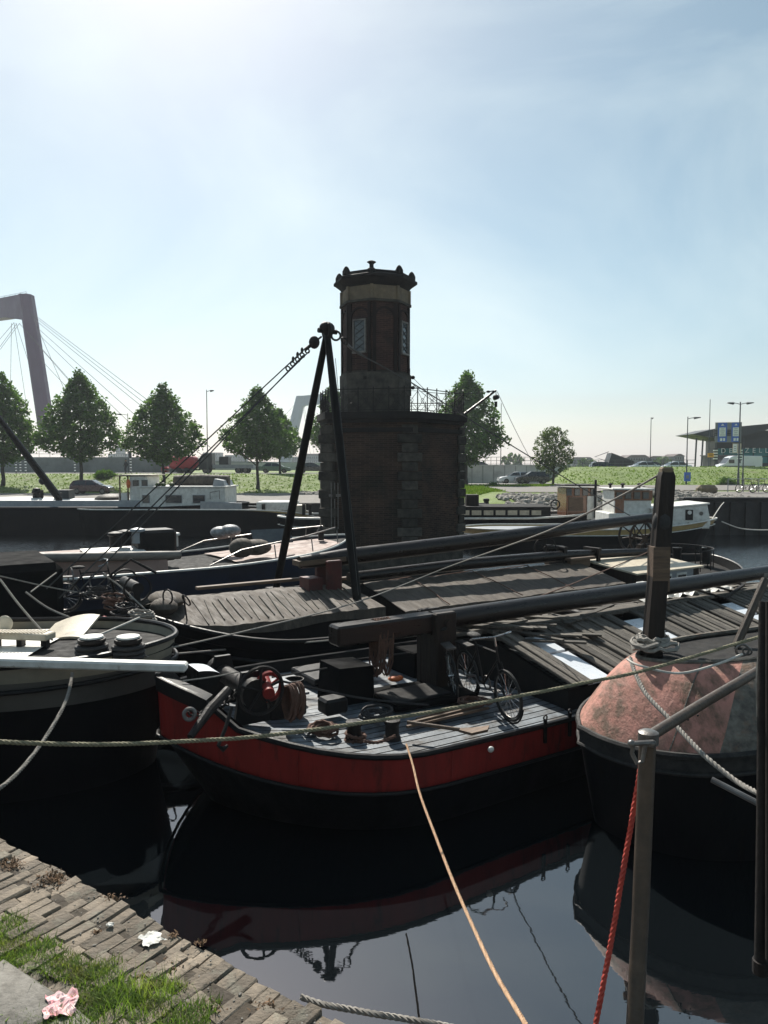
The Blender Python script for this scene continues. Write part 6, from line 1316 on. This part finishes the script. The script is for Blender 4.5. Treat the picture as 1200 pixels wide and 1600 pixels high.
# ============================================================ NEAR QUAY
QZ = 2.4
A = G(0, 1305, QZ); B_ = G(530, 1590, QZ); e = (B_-A); e.z = 0; e.normalize(); nin = Vector((-e.y, e.x, 0)); nin = nin if nin.y < 0 else -nin   # inward (towards camera)
def Q(s, t, z=0): return A + e*s + nin*t + Vector((0,0,z))
ang = math.atan2(nin.y, nin.x)
b = MB(); c0 = [Q(-9,.03,-.09), Q(12,.03,-.09), Q(12,12,-.09), Q(-9,12,-.09)]; b.add(c0+[p-Vector((0,0,3.5)) for p in c0], [(0,1,2,3),(0,4,5,1),(1,5,6,2),(2,6,7,3),(3,7,4,0)]); c0 = [Q(-9,.1,-.009), Q(12,.1,-.009), Q(12,12,-.009), Q(-9,12,-.009)]; b.add(c0+[p-Vector((0,0,.07)) for p in c0], [(0,1,2,3),(0,4,5,1),(1,5,6,2),(2,6,7,3),(3,7,4,0)]); struct(b, 'near_quay', 'soil')
b = MB(); rnd = random.Random(2); s = -2.6
while s < 4.2:
    wd = .05*rnd.uniform(.93, 1.07); t = rnd.uniform(-.008, .008); row = 0
    while t < .38:
        ln = .145*rnd.uniform(.85, 1.1)
        if row == 0 and rnd.random() < .5: ln *= .52
        fall = .012*max(0, .14-t)/.14*rnd.uniform(.3, 1.4)
        b.box(Q(s+wd/2, t+ln/2, -.055-fall+rnd.gauss(0,.0035)), (ln-.0025, wd-.0025, .11), rz=ang+rnd.gauss(0,.004), b=.0035, rx=rnd.gauss(0,.012), ry=rnd.gauss(.0,.012)+(.07 if row == 0 else 0)); t += ln; row += 1
    s += wd
b.v = [(x_+rnd.gauss(0,.0017), y_+rnd.gauss(0,.0017), z_+rnd.gauss(0,.0015)) for x_, y_, z_ in b.v]
struct(b, 'brick_edge', 'brick_quay', sharp=50)
b = MB()
for i in range(13):
    for j in range(4):
        b.box(Q(-2.2+.4*i+rnd.gauss(0,.02)+(.2 if j % 2 else 0), .56+.32*j, -.045+rnd.gauss(0,.004)), (.30, .38, .1), rz=ang+rnd.gauss(0,.03), b=.02)
struct(b, 'stone_slabs', 'slab', sharp=50)
# grass, dense near the back of the bricks
def pix_in(px, py): return G(px, py, QZ)
def density(px, py):
    d = 0
    for cx, cy, rx, ry, w_ in ((12,1485,40,45,1),(80,1515,60,20,.8),(150,1535,50,22,1),(190,1570,80,26,1),(280,1590,60,16,.6),(110,1525,50,20,.7),(20,1460,30,25,.8),(60,1490,40,16,.8),(250,1550,50,14,.6),(55,1555,20,12,.2),(330,1578,20,14,.15),(180,1512,20,8,.3),(100,1600,60,12,.4)):
        q = ((px-cx)/rx)**2+((py-cy)/ry)**2
        if q < 1: d = max(d, w_*(1-q)**.5)
    return d
b = MB(); rnd = random.Random(77); cnt = 0
while cnt < 21000:
    px, py = rnd.uniform(-60, 420), rnd.uniform(1405, 1660)
    if rnd.random() > density(px, min(py, 1600)) + (.25 if py > 1598 and px < 330 else 0): continue
    p = G(px, py, QZ-.02); hgt = rnd.uniform(.014, .045)*(1.4 if rnd.random() < .08 else 1); a = rnd.uniform(0, 6.28); bend = Vector((math.cos(a), math.sin(a), 0))*hgt*rnd.uniform(.2, .9); w_ = rnd.uniform(.0009, .0024); sd_ = Vector((-math.sin(a+rnd.uniform(-1,1)), math.cos(a), 0))*w_
    q1 = p+bend*.3+Vector((0,0,hgt*.55)); q2 = p+bend+Vector((0,0,hgt*.95))
    b.add([p-sd_, p+sd_, q1+sd_*.8, q1-sd_*.8, q2], [(0,1,2,3),(3,2,4)]); cnt += 1
for i in range(60):   # a few tall stalks
    px, py = rnd.choice(((207,1600),(245,1570),(180,1560))); px += rnd.gauss(0,25); p = G(px, py, QZ-.02); hgt = rnd.uniform(.07,.15); a = rnd.uniform(0,6.28); bend = Vector((math.cos(a),math.sin(a),0))*hgt*.4; sd_ = Vector((.0009,0,0))
    b.add([p-sd_, p+sd_, p+bend*.4+Vector((0,0,hgt*.6))+sd_, p+bend*.4+Vector((0,0,hgt*.6))-sd_, p+bend+Vector((0,0,hgt))], [(0,1,2,3),(3,2,4)])
struct(b, 'grass', 'grass_near', kind='stuff', smooth=False)
b = MB()
for cx, cy, n_, sp in ((88,1362,260,15),(22,1341,200,16),(275,1452,40,6),(318,1466,40,5),(240,1520,60,18),(330,1565,60,18),(155,1448,30,6),(75,1372,60,22),(180,1395,60,14),(420,1565,80,16),(270,1500,50,16)):
    for i in range(n_):
        p = G(cx-4+rnd.gauss(0,sp*.6), cy+9+rnd.gauss(0,sp*.3), QZ-.004); a = rnd.uniform(0,6.28); s_ = rnd.uniform(.003,.012); u = Vector((math.cos(a),math.sin(a),rnd.uniform(.1,1.2)))*s_; v = Vector((-math.sin(a),math.cos(a),rnd.uniform(-.3,.3)))*s_*.4
        b.add([p-v, p+v, p+u+v*.5, p+u-v*.5], [(0,1,2,3)])
struct(b, 'dry_moss', 'moss_dry', kind='stuff', smooth=False)
b = MB()
for i in range(900):    # crumbs of mortar, soil and shell between bricks
    px, py = rnd.uniform(-20, 560), rnd.uniform(1310, 1640); p = G(px, py, QZ-.005); q = (p-A); t = q.dot(nin); 
    if not (.02 < t < 1.6): continue
    s_ = rnd.uniform(.001, .0035)*(2 if rnd.random() < .05 else 1); b.box(p+Vector((0,0,s_*.5)), (s_*2, s_*1.4, s_), rz=rnd.uniform(0,3))
struct(b, 'grit', 'slab', kind='stuff', smooth=False)
def litter(px, py, w_, h_, m, name, label, cat, seed, rz, amp=.008):
    rnd = random.Random(seed); b = MB(); n_ = 12; p = G(px, py, QZ)
    vs = []
    for i in range(n_):
        for j in range(n_):
            u, v = i/(n_-1)-.5, j/(n_-1)-.5; vs.append((u*w_+rnd.gauss(0,.0015)+(.006*math.sin(v*9)), v*h_+rnd.gauss(0,.0015)+.005*math.sin(u*11+seed), .006+amp*abs(math.sin(u*7+v*4+seed))+rnd.uniform(0,amp*.6)))
    top = b.add(vs, [(i*n_+j, (i+1)*n_+j, (i+1)*n_+j+1, i*n_+j+1) for i in range(n_-1) for j in range(n_-1)])
    o = b.build(name, m, smooth=False); o.location = p; o.rotation_euler = (0,0,rz); md = o.modifiers.new('t', 'SOLIDIFY'); md.thickness = .001; return tag(o, label, cat)
litter(95, 1577, .085, .10, 'paper_pink', 'candy_wrapper', 'crumpled pink and white wrapper in the grass at the lower left', 'litter', 3, .3, .012)
litter(237, 1470, .062, .07, 'paper_white', 'paper_scrap', 'pale torn paper scrap lying on the brick quay edge', 'litter', 5, .7, .004)
litter(172, 1449, .014, .014, 'paper_white', 'paper_scrap', 'tiny pale stone-like scrap left of the torn paper on the bricks', 'litter', 8, .2, .006)
# ============================================================ AIR
HAZE = .00035
if HAZE:
    m = bpy.data.materials.new('haze'); m.use_nodes = True; n = m.node_tree.nodes; n.clear(); oo = n.new('ShaderNodeOutputMaterial'); pv = n.new('ShaderNodeVolumePrincipled')
    pv.inputs['Color'].default_value = (.82, .88, .95, 1); pv.inputs['Density'].default_value = HAZE; pv.inputs['Anisotropy'].default_value = .3; m.node_tree.links.new(pv.outputs[0], oo.inputs['Volume']); M['haze'] = m
    b = MB(); b.box((0, 1100, 32), (3400, 2440, 74)); struct(b, 'haze', 'haze', kind='stuff', smooth=False)
